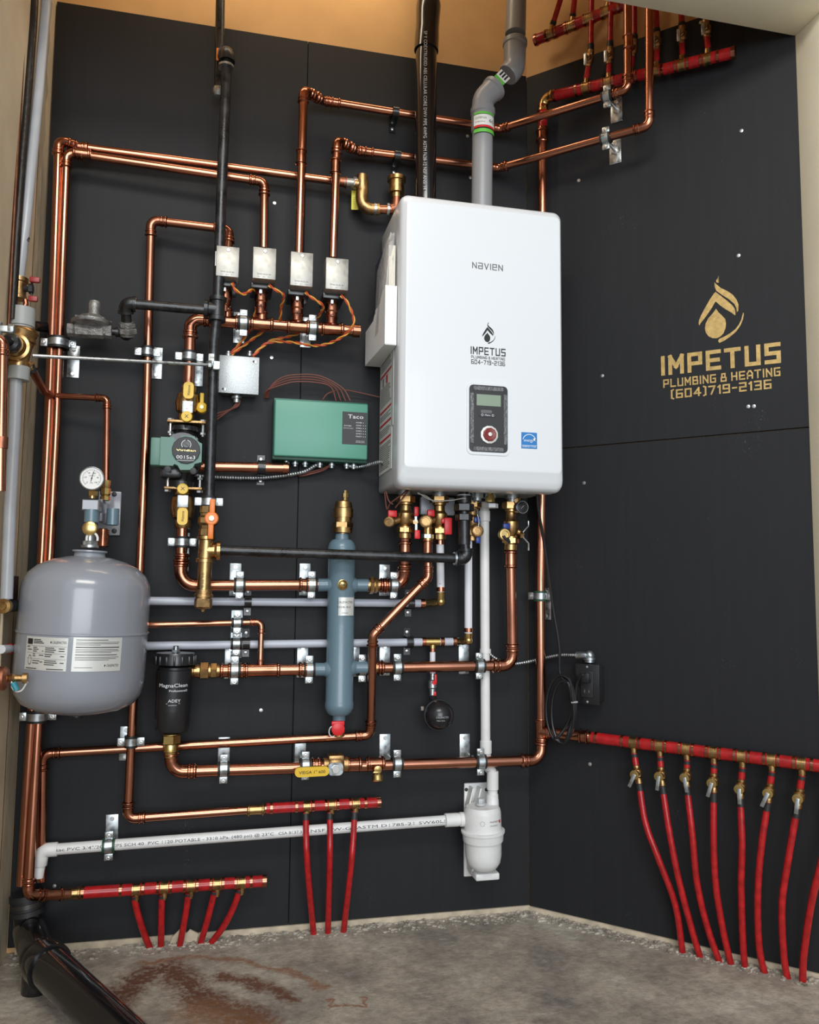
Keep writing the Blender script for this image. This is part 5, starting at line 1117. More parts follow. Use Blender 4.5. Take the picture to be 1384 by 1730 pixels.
# ---- low lever valve and drain cock
T = thing('lever_valve', 'brass ball valve with a long yellow lever on the low copper main', 'valve', P(567, 1308, .09))
q = P(567, 1291.5, .08); mb = MB().lathe(q, XA, [(-.032, .0165), (-.031, .019), (-.020, .019), (-.018, .0205), (-.010, .024), (.010, .024), (.018, .0205), (.020, .019), (.031, .019), (.032, .0165)], 26); mb.box(q + UP * .018, .040, .034, .016, None, .004); part('body', mb, bronze, T)
h = P(567, 1299, .122); part('stem', MB().cyl(V((h.x, -.08, h.z)), h, .009, 14), brass, T); part('lever_plate', MB().prism(rr(.038, .032, .011), V((h.x, 0, h.z)), XA, UP, .121, .125), galv, T); part('nut', MB().hexn(h + V((0, -.002, 0)), BACK, .0105, .007), steel, T)
g0, g1 = P(498, 1305, .126), P(556, 1302, .126); u = (g1 - g0).normalized(); part('handle', MB().prism([(x, y) for x, y in rr((g1 - g0).length, .0235, .0115)], (g0 + g1) / 2 + V((0, -(g0 + g1).y / 2, 0)), u, u.cross(BACK) * -1, .121, .130, BACK), yel, T)
mb = MB(); f = flat((g0 + g1) / 2 + V((0, -.0050, 0)), u, UP); put_text(mb, 'VIEGA 1" 600', .0105, lambda x, y: f(x, y - .004), width=.066, center=True); part('printing', mb, ink, T)
T = thing('drain_cock', 'small brass drain cock pointing down off the low copper main', 'valve', P(638, 1320, .10))
q = P(638, 1305, .10); part('body', MB().lathe(q + UP * .010 + V((0, .01, 0)), V((0, -.4, -.9)), [(0, .008), (.006, .0085), (.008, .011), (.020, .011), (.021, .0145), (.034, .0145), (.036, .010)], 18), brassb, T)
part('key', MB().lathe(P(638, 1300, .112), BACK, [(0, .006), (.004, .010), (.006, .010), (.007, .003)], 16).box(P(637, 1305, .118), .020, .004, .004, None, .001), brassb, T)
# ---- small black vessel on the lower tube
T = thing('ball_valve', 'tiny red-levered valve above the round black vessel', 'valve', P(731, 1180, .04))
a, b = P(731, 1137, .04), P(730.5, 1182, .045); ax = (b - a).normalized(); L = (b - a).length
part('body', MB().lathe(a, ax, [(0, .0075), (L * .12, .0085), (L * .14, .0075), (L * .25, .0085), (L * .3, .0115), (L * .55, .0115), (L * .6, .0085), (L * .8, .008), (L, .008)], 16), galv, T)
part('handle', MB().box(P(736, 1147, .056), .007, .006, .026, None, .002).box(P(735, 1172, .052), .007, .005, .012, None, .002).lathe(P(733, 1153, .05), BACK, [(0, .006), (.007, .006)], 12), redpl, T)
T = thing('water_hammer_arrestor', 'round black pressure vessel hanging below the lower grey tube', 'vessel', P(741, 1236, .06))
q = P(741.5, 1208, .075); part('shell', MB().sphere(q, .0395, 36, (1, 1, 1)), blackpl, T); part('seam_ring', MB().lathe(q, BACK + UP * .1, [(-.004, .0398), (-.003, .0412), (.003, .0412), (.004, .0398)], 40), blackpl, T)
part('neck', MB().cyl(P(730.5, 1178, .045), q + V((-.008, .012, .028)), .0095, 16), blackpl, T); part('bolt', MB().hexn(P(716, 1197, .07), -XA, .006, .008), steel, T)
def onball(x, y):
    k = math.sqrt(max(0, .0402 ** 2 - x * x - y * y)); return q + V((x, -k, y))
mb = MB(); put_text(mb, 'CALEFACTIO', .007, lambda x, y: onball(x, y - .003), width=.034, center=True); put_text(mb, 'MINI-TROL', .005, lambda x, y: onball(x - .004, y - .011), width=.022, center=True); part('printing', mb, inkp, T)
# ---- condensate neutralizer
ND = .075
T = thing('condensate_neutralizer', 'white plastic condensate canister with wall bracket low in the corner', 'canister', P(819, 1486, ND))
a, b = P(783, 1325, .02), P(823, 1362, .02); a2 = P(784, 1323, .006); b2 = P(824, 1478, .006)
part('bracket', MB().box(((a2.x + b2.x) / 2, -.006, (a2.z + b2.z) / 2), b2.x - a2.x, .008, a2.z - b2.z, None, .003), pvc, T)
mb = MB()
for x in (793, 806): mb.box(P(x, 1345, .025), .004, .035, .05, (V((.97, 0, -.25)), V((0, 1, 0)), V((.25, 0, .97))))
part('bracket_rib', mb, pvc, T)
sc = MB()
for x in (788, 822): sc.lathe(P(x, 1334, .010), BACK, [(0, .005), (.002, .004), (.003, .001)], 12)
part('screw', sc, blackmat, T)
a, b = P(817.5, 1470, ND), P(815, 1361, ND); ax = (b - a).normalized(); L = (b - a).length
part('bowl', MB().lathe(a, ax, [(0, .012), (.002, .025), (.010, .037), (.022, .0445), (.040, .048), (L * .62, .0495)], 40), pvc, T)
part('collar', MB().lathe(a + ax * L * .46, ax, [(0, .050), (.001, .0535), (.022, .0555), (.0225, .0585), (.028, .0585), (.029, .050)], 40), pvc, T)
part('head', MB().lathe(a + ax * L * .60, ax, [(0, .050), (L * .30, .0495), (L * .36, .0475), (L * .395, .043), (L * .40, .01)], 40), pvc, T)
mb = MB(); c_ = P(818, 1475, .06); mb.box((c_.x, -.055, c_.z), .066, .075, .018, None, .004); mb.box((c_.x - .03, -.035, c_.z + .014), .008, .05, .035, None, .003); mb.box((c_.x + .03, -.035, c_.z + .014), .008, .05, .035, None, .003); part('foot', mb, pvc, T)
mb = MB().lathe(P(784, 1384, .06), -XA, [(-.02, .016), (.0, .016), (.001, .0185), (.012, .0185), (.0125, .016), (.016, .016), (.0165, .0175), (.052, .0175), (.053, .0135)], 24); part('side_port', mb, pvc, T)
part('vent_plug', MB().hexn(P(812, 1358, ND), UP, .010, .014).lathe(P(812, 1360, ND), UP, [(0, .013), (.006, .013)], 18), whiteg, T)
part('inlet_collar', MB().lathe(P(832, 1362, .06), UP, [(0, .018), (.018, .017), (.019, .0165), (.032, .0160)], 24), pvc, T)
q = along(a, b, .80); f = wrapped(q, .0500, V((.0, -1, 0))); mb = MB(); put_text(mb, 'neutrapro', .0085, lambda x, y: f(x + .004, y + .001), width=.030); put_text(mb, 'CAAA00012', .006, lambda x, y: f(x + .004, y - .009), width=.026)
for i in range(20):
    t0, t1 = 2 * math.pi * i / 20, 2 * math.pi * (i + 1) / 20; g = lambda t, k: f(-.016 + k * math.cos(t), k * math.sin(t) - .001); mb.face([mb.bm.verts.new(p) for p in (g(t0, .0062), g(t1, .0062), g(t1, .0056), g(t0, .0056))])
part('printing', mb, inkg, T); mb = MB(); mb.face([mb.bm.verts.new(f(.040 + .0045 * math.cos(t), .001 + .0045 * math.sin(t))) for t in [2 * math.pi * k / 16 for k in range(16)]]); part('printing', mb, redpl, T)
# ================================================================== BOILER
BX0, BX1, BZ0, BZ1 = -.4475, -.0100, 1.153, 1.903; BF = .29
bcx, bw = (BX0 + BX1) / 2, BX1 - BX0
T = thing('wall_boiler', 'large white wall-hung boiler with rounded front, display and logo decals', 'boiler', (bcx, 0, BZ0))
mb = MB(); mb.box((bcx, -.122, (BZ0 + BZ1) / 2 + .003), bw - .003, .206, BZ1 - BZ0 - .014, None, .007, 3); part('cabinet', mb, whiteg, T)
part('mounting_bracket', MB().box((bcx, -.010, BZ1 - .15), bw * .8, .02, .08).box((bcx, -.010, BZ0 + .05), bw * .8, .02, .04), galv, T)
def rrs(x0, x1, z0, z1, r, y, n=6):
    return [V((xx + r * math.cos(t), y, zz + r * math.sin(t))) for xx, zz, t0 in ((x1 - r, z1 - r, 0), (x0 + r, z1 - r, math.pi / 2), (x0 + r, z0 + r, math.pi), (x1 - r, z0 + r, 1.5 * math.pi)) for t in [t0 + math.pi / 2 * k / n for k in range(n + 1)]]
secs = []
for y, l, t_, b_, rr_ in ((-.218, .004, .004, .004, .016), (-.222, .0, .0, .0, .020), (-.262, .0, .0, .0, .020), (-.272, .0012, .002, .004, .021), (-.278, .004, .006, .010, .021), (-.2835, .008, .013, .026, .020), (-.2875, .0125, .0200, .0420, .014), (-.2895, .0140, .0225, .0470, .012), (-.2899, .0158, .0245, .0490, .011), (-.29, .020, .03, .054, .010)):
    secs.append(rrs(BX0 + l, BX1 - l * .75, BZ0 + b_, BZ1 - t_, rr_, y))
part('front_cover', MB().loft(secs), white, T, 'white front cover')
FP = BF + .0004
def fpx(px, py): return P(px, py, FP)
mb = MB(); q = fpx(824, 455); w_ = P(850, 455, FP).x - P(798, 455, FP).x
stroke_text(mb, 'NaVIeN', .0165, w_, .95, flat(q - UP * .001, XA, UP), gap=2.0); part('lettering', mb, inkg, T)
# flame mark: outline pieces traced once on a unit square, used for both logos
FL = {'bud': [(.40, .485), (.46, .55), (.53, .60), (.60, .66), (.615, .73), (.60, .80), (.55, .87), (.48, .91), (.40, .925), (.31, .915), (.22, .88), (.16, .82), (.14, .75), (.16, .68), (.22, .61), (.32, .55)],
      'roof': [(.40, .235), (.36, .255), (.26, .34), (.14, .46), (.05, .56), (.01, .62), (.0, .66), (.01, .695), (.06, .655), (.18, .57), (.30, .47), (.395, .375), (.50, .45), (.62, .52), (.74, .58), (.82, .63), (.83, .60), (.82, .54), (.77, .48), (.66, .40), (.52, .31)],
      'sweep': [(.38, .085), (.40, .105), (.52, .19), (.66, .25), (.78, .32), (.86, .40), (.90, .48), (.89, .57), (.86, .585), (.85, .52), (.81, .46), (.70, .38), (.55, .30), (.42, .22), (.385, .16)],
      'tip': [(.48, .0), (.455, .035), (.42, .065), (.42, .085), (.44, .10), (.48, .105), (.455, .08), (.455, .045)],
      'tail': [(1.0, .605), (.985, .63), (.955, .70), (.90, .77), (.82, .83), (.70, .88), (.58, .915), (.455, .94), (.43, .965), (.455, 1.0), (.56, .98), (.70, .93), (.83, .87), (.93, .79), (.99, .70), (1.01, .63)]}
def flame(mb, f, w, h):
    for k, poly in FL.items():
        vs = [mb.bm.verts.new(f((x - .5) * w, (1 - y) * h)) for x, y in poly]; fc = mb.face(vs)
        if fc: bmesh.ops.triangulate(mb.bm, faces=[fc])
    return mb
mb = MB(); q = fpx(826, 581); flame(mb, flat(q, XA, UP), .0345, .0570)
q = fpx(825, 600.2); stroke_text(mb, 'IMPETUS', .0200, .0930, 1.15, flat(q, XA, UP)) 
stroke_text(mb, 'PLUMBING & HEATING', .0074, .0900, 1.15, flat(fpx(825, 607.2), XA, UP)); stroke_text(mb, '604-719-2136', .0116, .0900, 1.1, flat(fpx(825, 616.6), XA, UP)); part('lettering', mb, ink, T)
# control display
a, b = fpx(790, 647), fpx(860, 769); cw, ch = b.x - a.x, a.z - b.z; cc = V(((a.x + b.x) / 2, 0, (a.z + b.z) / 2 - .001)); cc.z = (P(825, 648, FP).z + P(825, 768, FP).z) / 2
part('display_surround', MB().prism(rr(cw + .004, ch + .006, .015), cc, XA, UP, BF - .002, BF + .0022), white, T)
part('control_panel', MB().prism(rr(cw - .008, ch - .008, .011), cc, XA, UP, BF - .001, BF + .0028), blackpl, T, 'black control panel')
mb = MB()
for (x, z, w, h) in ((0, ch * .43, cw * .72, .010), (0, -ch * .435, cw * .72, .010), (-cw * .40, 0, .009, ch * .72), (cw * .405, 0, .009, ch * .72)): mb.prism(rr(w, h, .003), cc + XA * x + UP * z, XA, UP, BF + .0020, BF + .0045)
part('protective_film', mb, film, T, 'crumpled clear film round the panel edge')
part('face_plate', MB().prism(rr(cw * .72, ch * .80, .003), cc + UP * .001, XA, UP, BF + .001, BF + .0034), blackmat, T)
a, b = fpx(805, 666), fpx(846, 688); part('screen', MB().box(((a.x + b.x) / 2 - .0005, -BF - .0036, (a.z + b.z) / 2), (b.x - a.x), .002, (a.z - b.z), None, .0006, 1), lcd, T)
q = fpx(826, 735); part('dial', MB().lathe(V((q.x, -BF - .003, q.z)), BACK, [(0, .0230), (.003, .0230), (.0035, .021), (.0036, .0205)], 12), lbls, T, 'silver dial ring'); 
part('dial_knob', MB().lathe(V((q.x, -BF - .005, q.z)), BACK, [(0, .0180), (.006, .0170), (.007, .015), (.006, .007), (.0068, .006), (.0075, .002)], 10), mat('dark_red_plastic', (.20, .018, .015), .35), T); part('dial_cap', MB().lathe(V((q.x, -BF - .0115, q.z)), BACK, [(0, .0055), (.0015, .005), (.002, .001)], 16), lbls, T)
q = fpx(823, 702); part('button_bar', MB().prism(rr(.044, .0095, .0045), V((q.x, 0, q.z)), XA, UP, BF + .003, BF + .0048), blackpl, T)
mb = MB(); f = flat(V((q.x, -BF - .0052, q.z)), XA, UP)
for x in (-.014, .014):
    for i in range(12):
        t0, t1 = 2 * math.pi * i / 12, 2 * math.pi * (i + 1) / 12; mb.face([mb.bm.verts.new(f(x + k * math.cos(t), k * math.sin(t))) for k, t in ((.003, t0), (.003, t1), (.0022, t1), (.0022, t0))])
put_text(mb, 'Menu', .006, lambda x, y: f(x, y - .002), width=.014, center=True); part('printing', mb, inkw, T)
part('button_hood', MB().prism(rr(.030, .0085, .004), V((q.x - .003, 0, q.z + .009)), XA, UP, BF + .003, BF + .0044), inkg, T)
# energy label
a, b = fpx(881, 730), fpx(907.5, 758.5); ec = (a + b) / 2; ew = (b.x - a.x); eh = a.z - b.z
part('energy_label', MB().box((ec.x, -FP, ec.z), ew, .0012, eh), bluel, T, 'blue square label')
mb = MB(); f = flat(V((ec.x, -FP - .0008, ec.z)), XA, UP)
for i in range(12):
    t0, t1 = math.radians(15 + i * 150 / 12), math.radians(15 + (i + 1) * 150 / 12); mb.face([mb.bm.verts.new(f(k * math.cos(t), k * math.sin(t) - .002)) for k, t in ((ew * .44, t0), (ew * .44, t1), (ew * .40, t1), (ew * .40, t0))])
put_text(mb, 'energy', .011, lambda x, y: f(x - .002, y - .003), width=ew * .60, center=True); put_text(mb, 'ENERGY STAR', .0055, lambda x, y: f(x, y - eh * .43), width=ew * .86, center=True)
st = [(ew * .33 + k * math.cos(math.radians(90 + 36 * i)), .003 + k * math.sin(math.radians(90 + 36 * i))) for i in range(10) for k in ((.0055 if i % 2 == 0 else .0022),)]; vs = [mb.bm.verts.new(f(*p)) for p in st]; fc = mb.face(vs); bmesh.ops.triangulate(mb.bm, faces=[fc])
mb.face([mb.bm.verts.new(f(x, y)) for x, y in ((-ew * .47, -eh * .30), (ew * .47, -eh * .30), (ew * .47, -eh * .325), (-ew * .47, -eh * .325))]); part('printing', mb, inkw, T)
# warning labels on the left cheek
SX = BX0 + .0012 - .0016
def side(y, z): return V((SX - .0006, y, z))
zt, zb = PX(652, 600, SX).z, PX(652, 797, SX).z
part('warning_label', MB().box((SX + .0004, -.118, (zt + zb) / 2), .0010, .165, zt - zb), lblw, T, 'white label with red stripes and black print')
mr = MB(); mk = MB(); sf = lambda y, z: side(-.036 - y, zb + z); H = zt - zb
def sq(mbx, y0, y1, z0, z1): mbx.face([mbx.bm.verts.new(sf(y, z)) for y, z in ((y0, z0), (y1, z0), (y1, z1), (y0, z1))])
for k in (.27, .405, .52, .83): sq(mr, .008, .156, H * k, H * (k + .018))
zz_ = .03
while zz_ < .98:
    if not any(abs(zz_ - k) < .03 for k in (.28, .415, .53, .84)) and not .74 < zz_ < .82: sq(mk, .010, .010 + .11 + .035 * random.random(), H * zz_, H * (zz_ + .006))
    zz_ += .017
for k, wdt in ((.040, .012), (.085, .020)): sq(mk if k < .06 else mr, k, k + wdt, H * .745, H * .815)
part('printing', mr, redpl, T); part('printing', mk, inkg, T)
part('knockout_panel', MB().box((SX + .0015, -.205, (BZ0 + BZ1) / 2 - .03), .004, .016, .36, None, .002), whiteg, T)
# pipe stubs under the casing
mb = MB()
for x in (684, 742, 784, 806, 828, 865): q = P(x, 826, .11); mb.lathe(V((q.x, -.11, BZ0 + .012)), -UP, [(0, .018), (.014, .018), (.0145, .013), (.022, .013)], 16)
part('connection_boss', mb, galv, T); 
mb = MB(); q = P(700, 835, .06)
for x0, x1 in ((712, 735), (745, 770), (795, 810)): a = P(x0, 840, .06); b = P(x1, 856, .06); mb.box(((a.x + b.x) / 2, -.045, BZ0 - .022), b.x - a.x, .02, .05, None, .004)
part('rear_bracket', mb, pexg, T)
cables('sensor_wires', 'dark red and white sensor wires hanging under the left end of the boiler', [[P(690, 826, .13), P(676, 838, .14), P(660, 850, .13), P(654, 860, .12), P(650, 832, .12)], [P(692, 826, .13), P(680, 842, .15), P(668, 858, .14)], [P(652, 830, .13), P(657, 846, .14), P(664, 852, .14)]], .0019, wireb)
cables('sensor_wires', 'thin white wires looping between the fittings under the boiler', [[P(706, 832, .13), P(722, 842, .14), P(738, 846, .15), P(764, 845, .15), P(784, 842, .17), P(798, 846, .15)], [P(706, 834, .13), P(720, 838, .14), P(733, 848, .14)]], .0016, lbls)
# ---- manual holder on the boiler side
HX0, HX1 = -.4795, -.4490; HR = -.0125

za, zb_ = P(658, 484, .25).z, P(658, 583, .25).z
T = thing('document_holder', 'white card pocket on the left cheek of the boiler holding manuals', 'document holder', ((HX0 + HX1) / 2, -.15, zb_))
yF, yB = -.252, -.040
prof = [(yF, zb_), (yF, za), (yF + .03, za - .004), (yF + .055, za - .028), (yF + .10, za - .030), (yF + .125, za - .052), (yB, za - .056), (yB, zb_)]
mb = MB(); hx = lambda y: HX0 + HR * (y - yF) / (yB - yF)
lo = [mb.bm.verts.new((hx(y), y, z)) for y, z in prof]; hi = [mb.bm.verts.new((hx(y) + .0015, y, z)) for y, z in prof]; mb.skin([lo, hi]); part('side_panel', mb, card, T)
part('front_panel', MB().box(((HX0 + HX1) / 2, yF, (za + zb_) / 2 + .002), HX1 - HX0, .0015, za - zb_), card, T); part('base_panel', MB().prism([(HX0, yF), (HX1, yF), (HX1, yB), (hx(yB), yB)], V((0, 0, zb_)), XA, V((0, 1, 0)), .0002, .0016), card, T)
mb = MB(); zq = P(631, 525, .14).z; put_text(mb, 'NAVIEN', .019, lambda x, y: V((hx(-.075 - x) - .0005, -.075 - x, zq - .012 + y)), width=.075); part('lettering', mb, ink, T)
z1_, z0_ = P(653, 416, .23).z, zb_ + .02
T = solo('manual_booklet', MB().box((-.4605, -.2150, (z1_ + z0_) / 2), .018, .055, z1_ - z0_, None, .002), paper, 'cream booklet standing in the card pocket on the boiler side', 'booklet', (-.4605, -.215, z0_))
mb = MB(); zt_ = P(630, 402, .12).z; [mb.box((-.470 + .003 * k, -.125 - .006 * k, (zt_ + z0_) / 2 - .03), .0022, .12, zt_ - z0_ - .05 + .008 * k) for k in range(3)]
solo('manual_booklet', mb, mat('dark_blue_cover', (.030, .035, .06), .4), 'dark manuals in clear film standing behind the cream booklet', 'booklet', (-.468, -.125, z0_))
mb = MB(); secs = []
yy = [-.245, -.20, -.15, -.10, -.062]; zlow = za - .10
for k, (z, w) in enumerate(((zlow, 1.0), (za + .01, 1.04), (zt_ - .11, 1.0), (zt_ - .065, .85), (zt_ - .045, .6), (zt_ - .03, .35))):
    n = 16; cy, cx2 = -.150 - .012 * k, -.468 + .002 * k; secs.append([V((cx2 + (.0165 * w + .003 * random.uniform(-1, 1)) * math.cos(2 * math.pi * i / n), cy + (.072 * w + .006 * random.uniform(-1, 1)) * math.sin(2 * math.pi * i / n), z + .006 * random.uniform(-1, 1))) for i in range(n)])
mb.loft(secs, False, False); o_ = solo('plastic_bag', mb, mat('clear_bag_film', (.75, .74, .72), .18, alpha=.55, bump=.8, bscale=60, coat=.4), 'crumpled clear plastic bag over the manuals beside the boiler', 'bag', (-.466, -.16, zlow))
# ================================================================== VALVES UNDER THE BOILER
def boilervalve(label, top, bot, d, port=None, m=brass):
    T = thing('service_valve', label, 'valve', P(*bot, d), 'brass service valves under the boiler'); a, b = P(*top, d), P(*bot, d); ax = (a - b).normalized(); L = (a - b).length; r = .0140
    part('body', MB().lathe(b, ax, [(0, r * 1.1), (.001, r * 1.3), (L * .10, r * 1.3), (L * .12, r * 1.45), (L * .24, r * 1.45), (L * .27, r * 1.1), (L * .34, r * 1.5), (L * .5, r * 1.55), (L * .56, r * 1.1), (L * .66, r * 1.05), (L * .68, r * 1.3), (L * .72, r * 1.3), (L, r * 1.1)], 22), m, T)
    mb = MB(); mb.hexn(b + ax * L * .72, ax, r * 1.85, L * .13); mb.hexn(b + ax * L * .12, ax, r * 1.65, L * .10); part('union_nut', mb, m, T); return T, along(b, a, .42)
T, c = boilervalve('leftmost brass service valve under the boiler with two red wing handles', (686, 826), (683.5, 910), .11)
q = P(659, 882, .13); part('drain_port', MB().cyl(c, q + V((.004, .01, 0)), .009, 14).lathe(q, V((-.45, -.9, 0)), [(-.010, .012), (.004, .0145), (.010, .0145), (.012, .012), (.0122, .0085), (.008, .008)], 18), bronze, T); part('handle', MB().box(P(663, 868, .135), .024, .010, .018, None, .003), redpl, T)
q = P(701, 882, .13); part('stem', MB().cyl(c, q, .008, 14).hexn(q, BACK, .008, .008), brass, T); part('handle', MB().box(P(703.5, 864, .142), .012, .008, .026, None, .003).box(P(705, 903, .142), .015, .008, .024, None, .003), redpl, T); part('lever_plate', MB().box(P(702.5, 874, .140), .006, .004, .024).box(P(703, 892, .140), .006, .004, .022), galv, T)
T, c = boilervalve('brass service valve with a broad red handle above the white tube', (742, 826), (743, 912), .105)
q = P(757, 889, .128); part('handle', MB().box(q, .022, .010, .046, None, .004).box(P(751, 880, .125), .018, .008, .014, None, .003), redpl, T)
q = P(719.5, 881, .13); part('drain_port', MB().cyl(c, q + V((.006, .012, 0)), .009, 14).lathe(q, V((-.25, -1, 0)), [(-.012, .013), (.004, .0175), (.010, .0175), (.012, .0145), (.0122, .010), (.008, .0095)], 20), bronze, T); part('handle', MB().box(P(728, 867, .135), .020, .010, .018, None, .003), redpl, T)
T = thing('relief_outlet', 'short brass outlet joining the copper diagonal line below the drain ports', 'pipe fitting', P(722.5, 913, .115)); part('body', MB().lathe(P(722.5, 914, .115), UP, [(0, .012), (.001, .0145), (.014, .0145), (.015, .012), (.045, .012)], 16), brass, T); part('union_nut', MB().hexn(P(722.5, 910, .115), UP, .0165, .012), galv, T)
T, c = boilervalve('brass service valve with blue handle tucked behind the black gas union', (798, 836), (797, 914), .085, m=bronze)
q = P(806, 897, .115); part('drain_port', MB().cyl(c, q + V((0, .014, 0)), .009, 14).lathe(q, BACK, [(-.012, .012), (.002, .0165), (.008, .0165), (.010, .0135), (.0102, .009), (.006, .0085)], 20), bronze, T)
part('handle', MB().box(P(806, 878, .11), .018, .008, .016, None, .003).box(P(808, 912, .112), .013, .008, .020, None, .003), blue, T); part('strap', MB().sweep(smooth([P(800, 858, .11), P(806, 868, .125), P(809, 880, .125), P(808, 890, .125)], 5), .0014, 6), galv, T)
T = thing('blue_gauge', 'small round dark blue knob behind the union under the boiler', 'gauge', P(804, 850, .10)); q = P(804, 842, .10); part('body', MB().lathe(q, BACK, [(-.02, .006), (-.004, .008), (0, .0145), (.008, .0145), (.009, .012)], 20), mat('dark_blue_plastic', (.008, .012, .03), .35), T); mb = MB(); mb.lathe(q, BACK, [(.0085, .0125), (.0088, .0135)], 20, False); part('rim', mb, inkp, T)
T = thing('fill_fitting', 'small bright brass fitting with white nut under the boiler centre', 'pipe fitting', P(830, 858, .12)); q = P(828.5, 820, .12); part('body', MB().lathe(q, -UP, [(0, .007), (.010, .0085), (.011, .011), (.022, .011), (.024, .0095), (.034, .0135), (.046, .0135), (.047, .010)], 8), brassb, T); part('nut', MB().hexn(P(831, 851, .12), -UP, .0175, .012), pexw, T)
T, c = boilervalve('rightmost brass service valve under the boiler with a bright gold drain knob', (864, 834), (862.5, 930), .095)
q = P(851, 903, .125); part('drain_port', MB().cyl(c - UP * .006, q + V((.003, .012, 0)), .009, 14).lathe(q, BACK, [(-.012, .012), (.002, .0170), (.008, .0170), (.011, .0145), (.0112, .010), (.007, .0095)], 22), brassb, T); part('handle', MB().box(P(855.5, 889, .12), .020, .010, .016, None, .003), blue, T)
q = P(884, 904, .10); part('stem', MB().cyl(c, q, .008, 14).hexn(q - XA * .012, XA, .012, .010), brass, T); part('lever', MB().sweep([P(893, 880, .10), P(893, 889, .10), P(884, 899, .105), P(884, 908, .105), P(893, 918, .10), P(893, 930, .10)], .0026, 8), galv, T); part('strap', MB().sweep(smooth([P(851, 905, .14), P(856, 912, .142), P(861, 916, .14), P(858, 908, .14)], 5), .0034, 8), blackpl, T)
T = thing('pressure_gauge', 'black-faced round gauge angled out at the right end under the boiler', 'gauge', P(881, 868, .12)); q = P(882, 857, .13); part('case', MB().lathe(q, V((.1, -1, 0)), [(-.022, .012), (-.018, .0185), (0, .0195), (.003, .0195), (.004, .017)], 28), blackpl, T); mb = MB(); mb.lathe(q, V((.1, -1, 0)), [(.0042, .0160), (.0045, .0170)], 28, False); mb.box(q + V((0, -.0045, 0)), .012, .0006, .0012, (V((.7, 0, .7)), V((0, 1, 0)), V((-.7, 0, .7)))); part('printing', mb, inkp, T); part('stem', MB().lathe(P(871, 838, .115), V((.3, 0, -1)), [(-.01, .009), (.004, .009), (.008, .012), (.024, .012)], 8), bronze, T)
# ================================================================== RIGHT WALL: OUTLET, CORD, LOGO
def rbox(T, name, a, b, d0, d1, m, bev=.002, label=None):
    u0, u1 = a.dot(RA), b.dot(RA); z1, z0 = a.z, b.z
    return part(name, MB().box(RA * ((u0 + u1) / 2) + RIGHT * ((d0 + d1) / 2) + UP * ((z0 + z1) / 2), abs(u1 - u0), d1 - d0, abs(z1 - z0), (RA, RIGHT, UP), bev), m, T, label)
OD = .055
q0 = PR(972, 1121, OD); q1 = PR(1013, 1192, OD); 
T = thing('power_outlet', 'black electrical outlet box on the angled right wall beside the cord loops', 'outlet', RA * ((q0.dot(RA) + q1.dot(RA)) / 2) + UP * q1.z)
ow = q1.dot(RA) - q0.dot(RA)
rbox(T, 'box', q0 + RA * .004 - UP * .006, q1 - RA * .004 + UP * .006, 0, OD - .003, blackmat, .003); rbox(T, 'cover_plate', q0, q1, OD - .003, OD, blackpl, .0012)
oc = RA * ((q0.dot(RA) + q1.dot(RA)) / 2) + UP * ((q0.z + q1.z) / 2) + RIGHT * OD; part('receptacle', MB().box(oc + RIGHT * .002, .034, .004, .068, (RA, RIGHT, UP), .001), blackmat, T)
mb = MB()
for k in (-.018, .018): mb.box(oc + RIGHT * .0042 + UP * k - RA * .006, .002, .0006, .009, (RA, RIGHT, UP)); mb.box(oc + RIGHT * .0042 + UP * k + RA * .006, .002, .0006, .007, (RA, RIGHT, UP)); 
part('slot', mb, inkg, T); sc = MB()
for k in (-.046, .046): sc.lathe(oc + UP * k, RIGHT, [(0, .0035), (.0015, .003), (.002, .001)], 10)
part('screw', sc, steel, T)
qc = PR(996, 1110, .03); part('connector', MB().lathe(qc + UP * -.014, UP, [(0, .013), (.006, .013), (.007, .016), (.012, .016), (.013, .011), (.018, .011)], 16).sphere(qc + UP * .004, .0135).cyl(qc + UP * .004, PR(974, 1107, .03), .010, 14).box(PR(984, 1107, .042), .022, .010, .012, (RA, RIGHT, UP), .002), galv, T)
flex('white metal-clad cable looping from behind the white drain round the corner to the outlet box', [P(824, 1098, .02), P(829, 1106, .02), P(845, 1116, .02), P(870, 1121, .02), P(893, 1118, .02), PR(915, 1113, .015), PR(945, 1107, .02), PR(976, 1107, .03)], .0052)
T = thing('electric_cable', 'black cord hanging from the boiler and coiled in loops before plugging into the outlet', 'cord', PR(952, 1258, .06))
CD = .075
ell = lambda cx, cy, rx, ry, a0, a1, n, d: [PR(cx + rx * math.sin(math.radians(a0 + (a1 - a0) * k / n)), cy - ry * math.cos(math.radians(a0 + (a1 - a0) * k / n)), d + .006 * k / n) for k in range(n + 1)]
cp = [PR(908, 826, .13), PR(910, 862, .12), PR(921, 927, CD + .02), PR(934, 1022, CD), PR(945, 1090, CD), PR(947, 1140, CD)] + ell(948, 1198, 25, 57, 40, 400, 16, CD) + ell(951, 1203, 19, 52, 400 - 360, 395, 16, CD + .008)[2:] + [PR(968, 1210, CD), PR(961, 1238, CD + .012), PR(953, 1256, CD + .012), PR(938, 1248, CD + .012), PR(944, 1244, CD + .012), PR(958, 1225, CD), PR(970, 1190, CD), PR(975, 1155, CD), PR(984, 1140, CD + .004), PR(991, 1147, OD + .014)]
part('cable', MB().sweep(smooth(cp, 6), .0042, 10), cordm, T); part('plug', MB().box(PR(991, 1145, OD + .013), .022, .024, .026, (RA, RIGHT, UP), .004), blackpl, T); part('tie', MB().sweep([PR(966, 1187, CD + .01), PR(976, 1186, CD + .01)], .0026, 6), inkp, T)
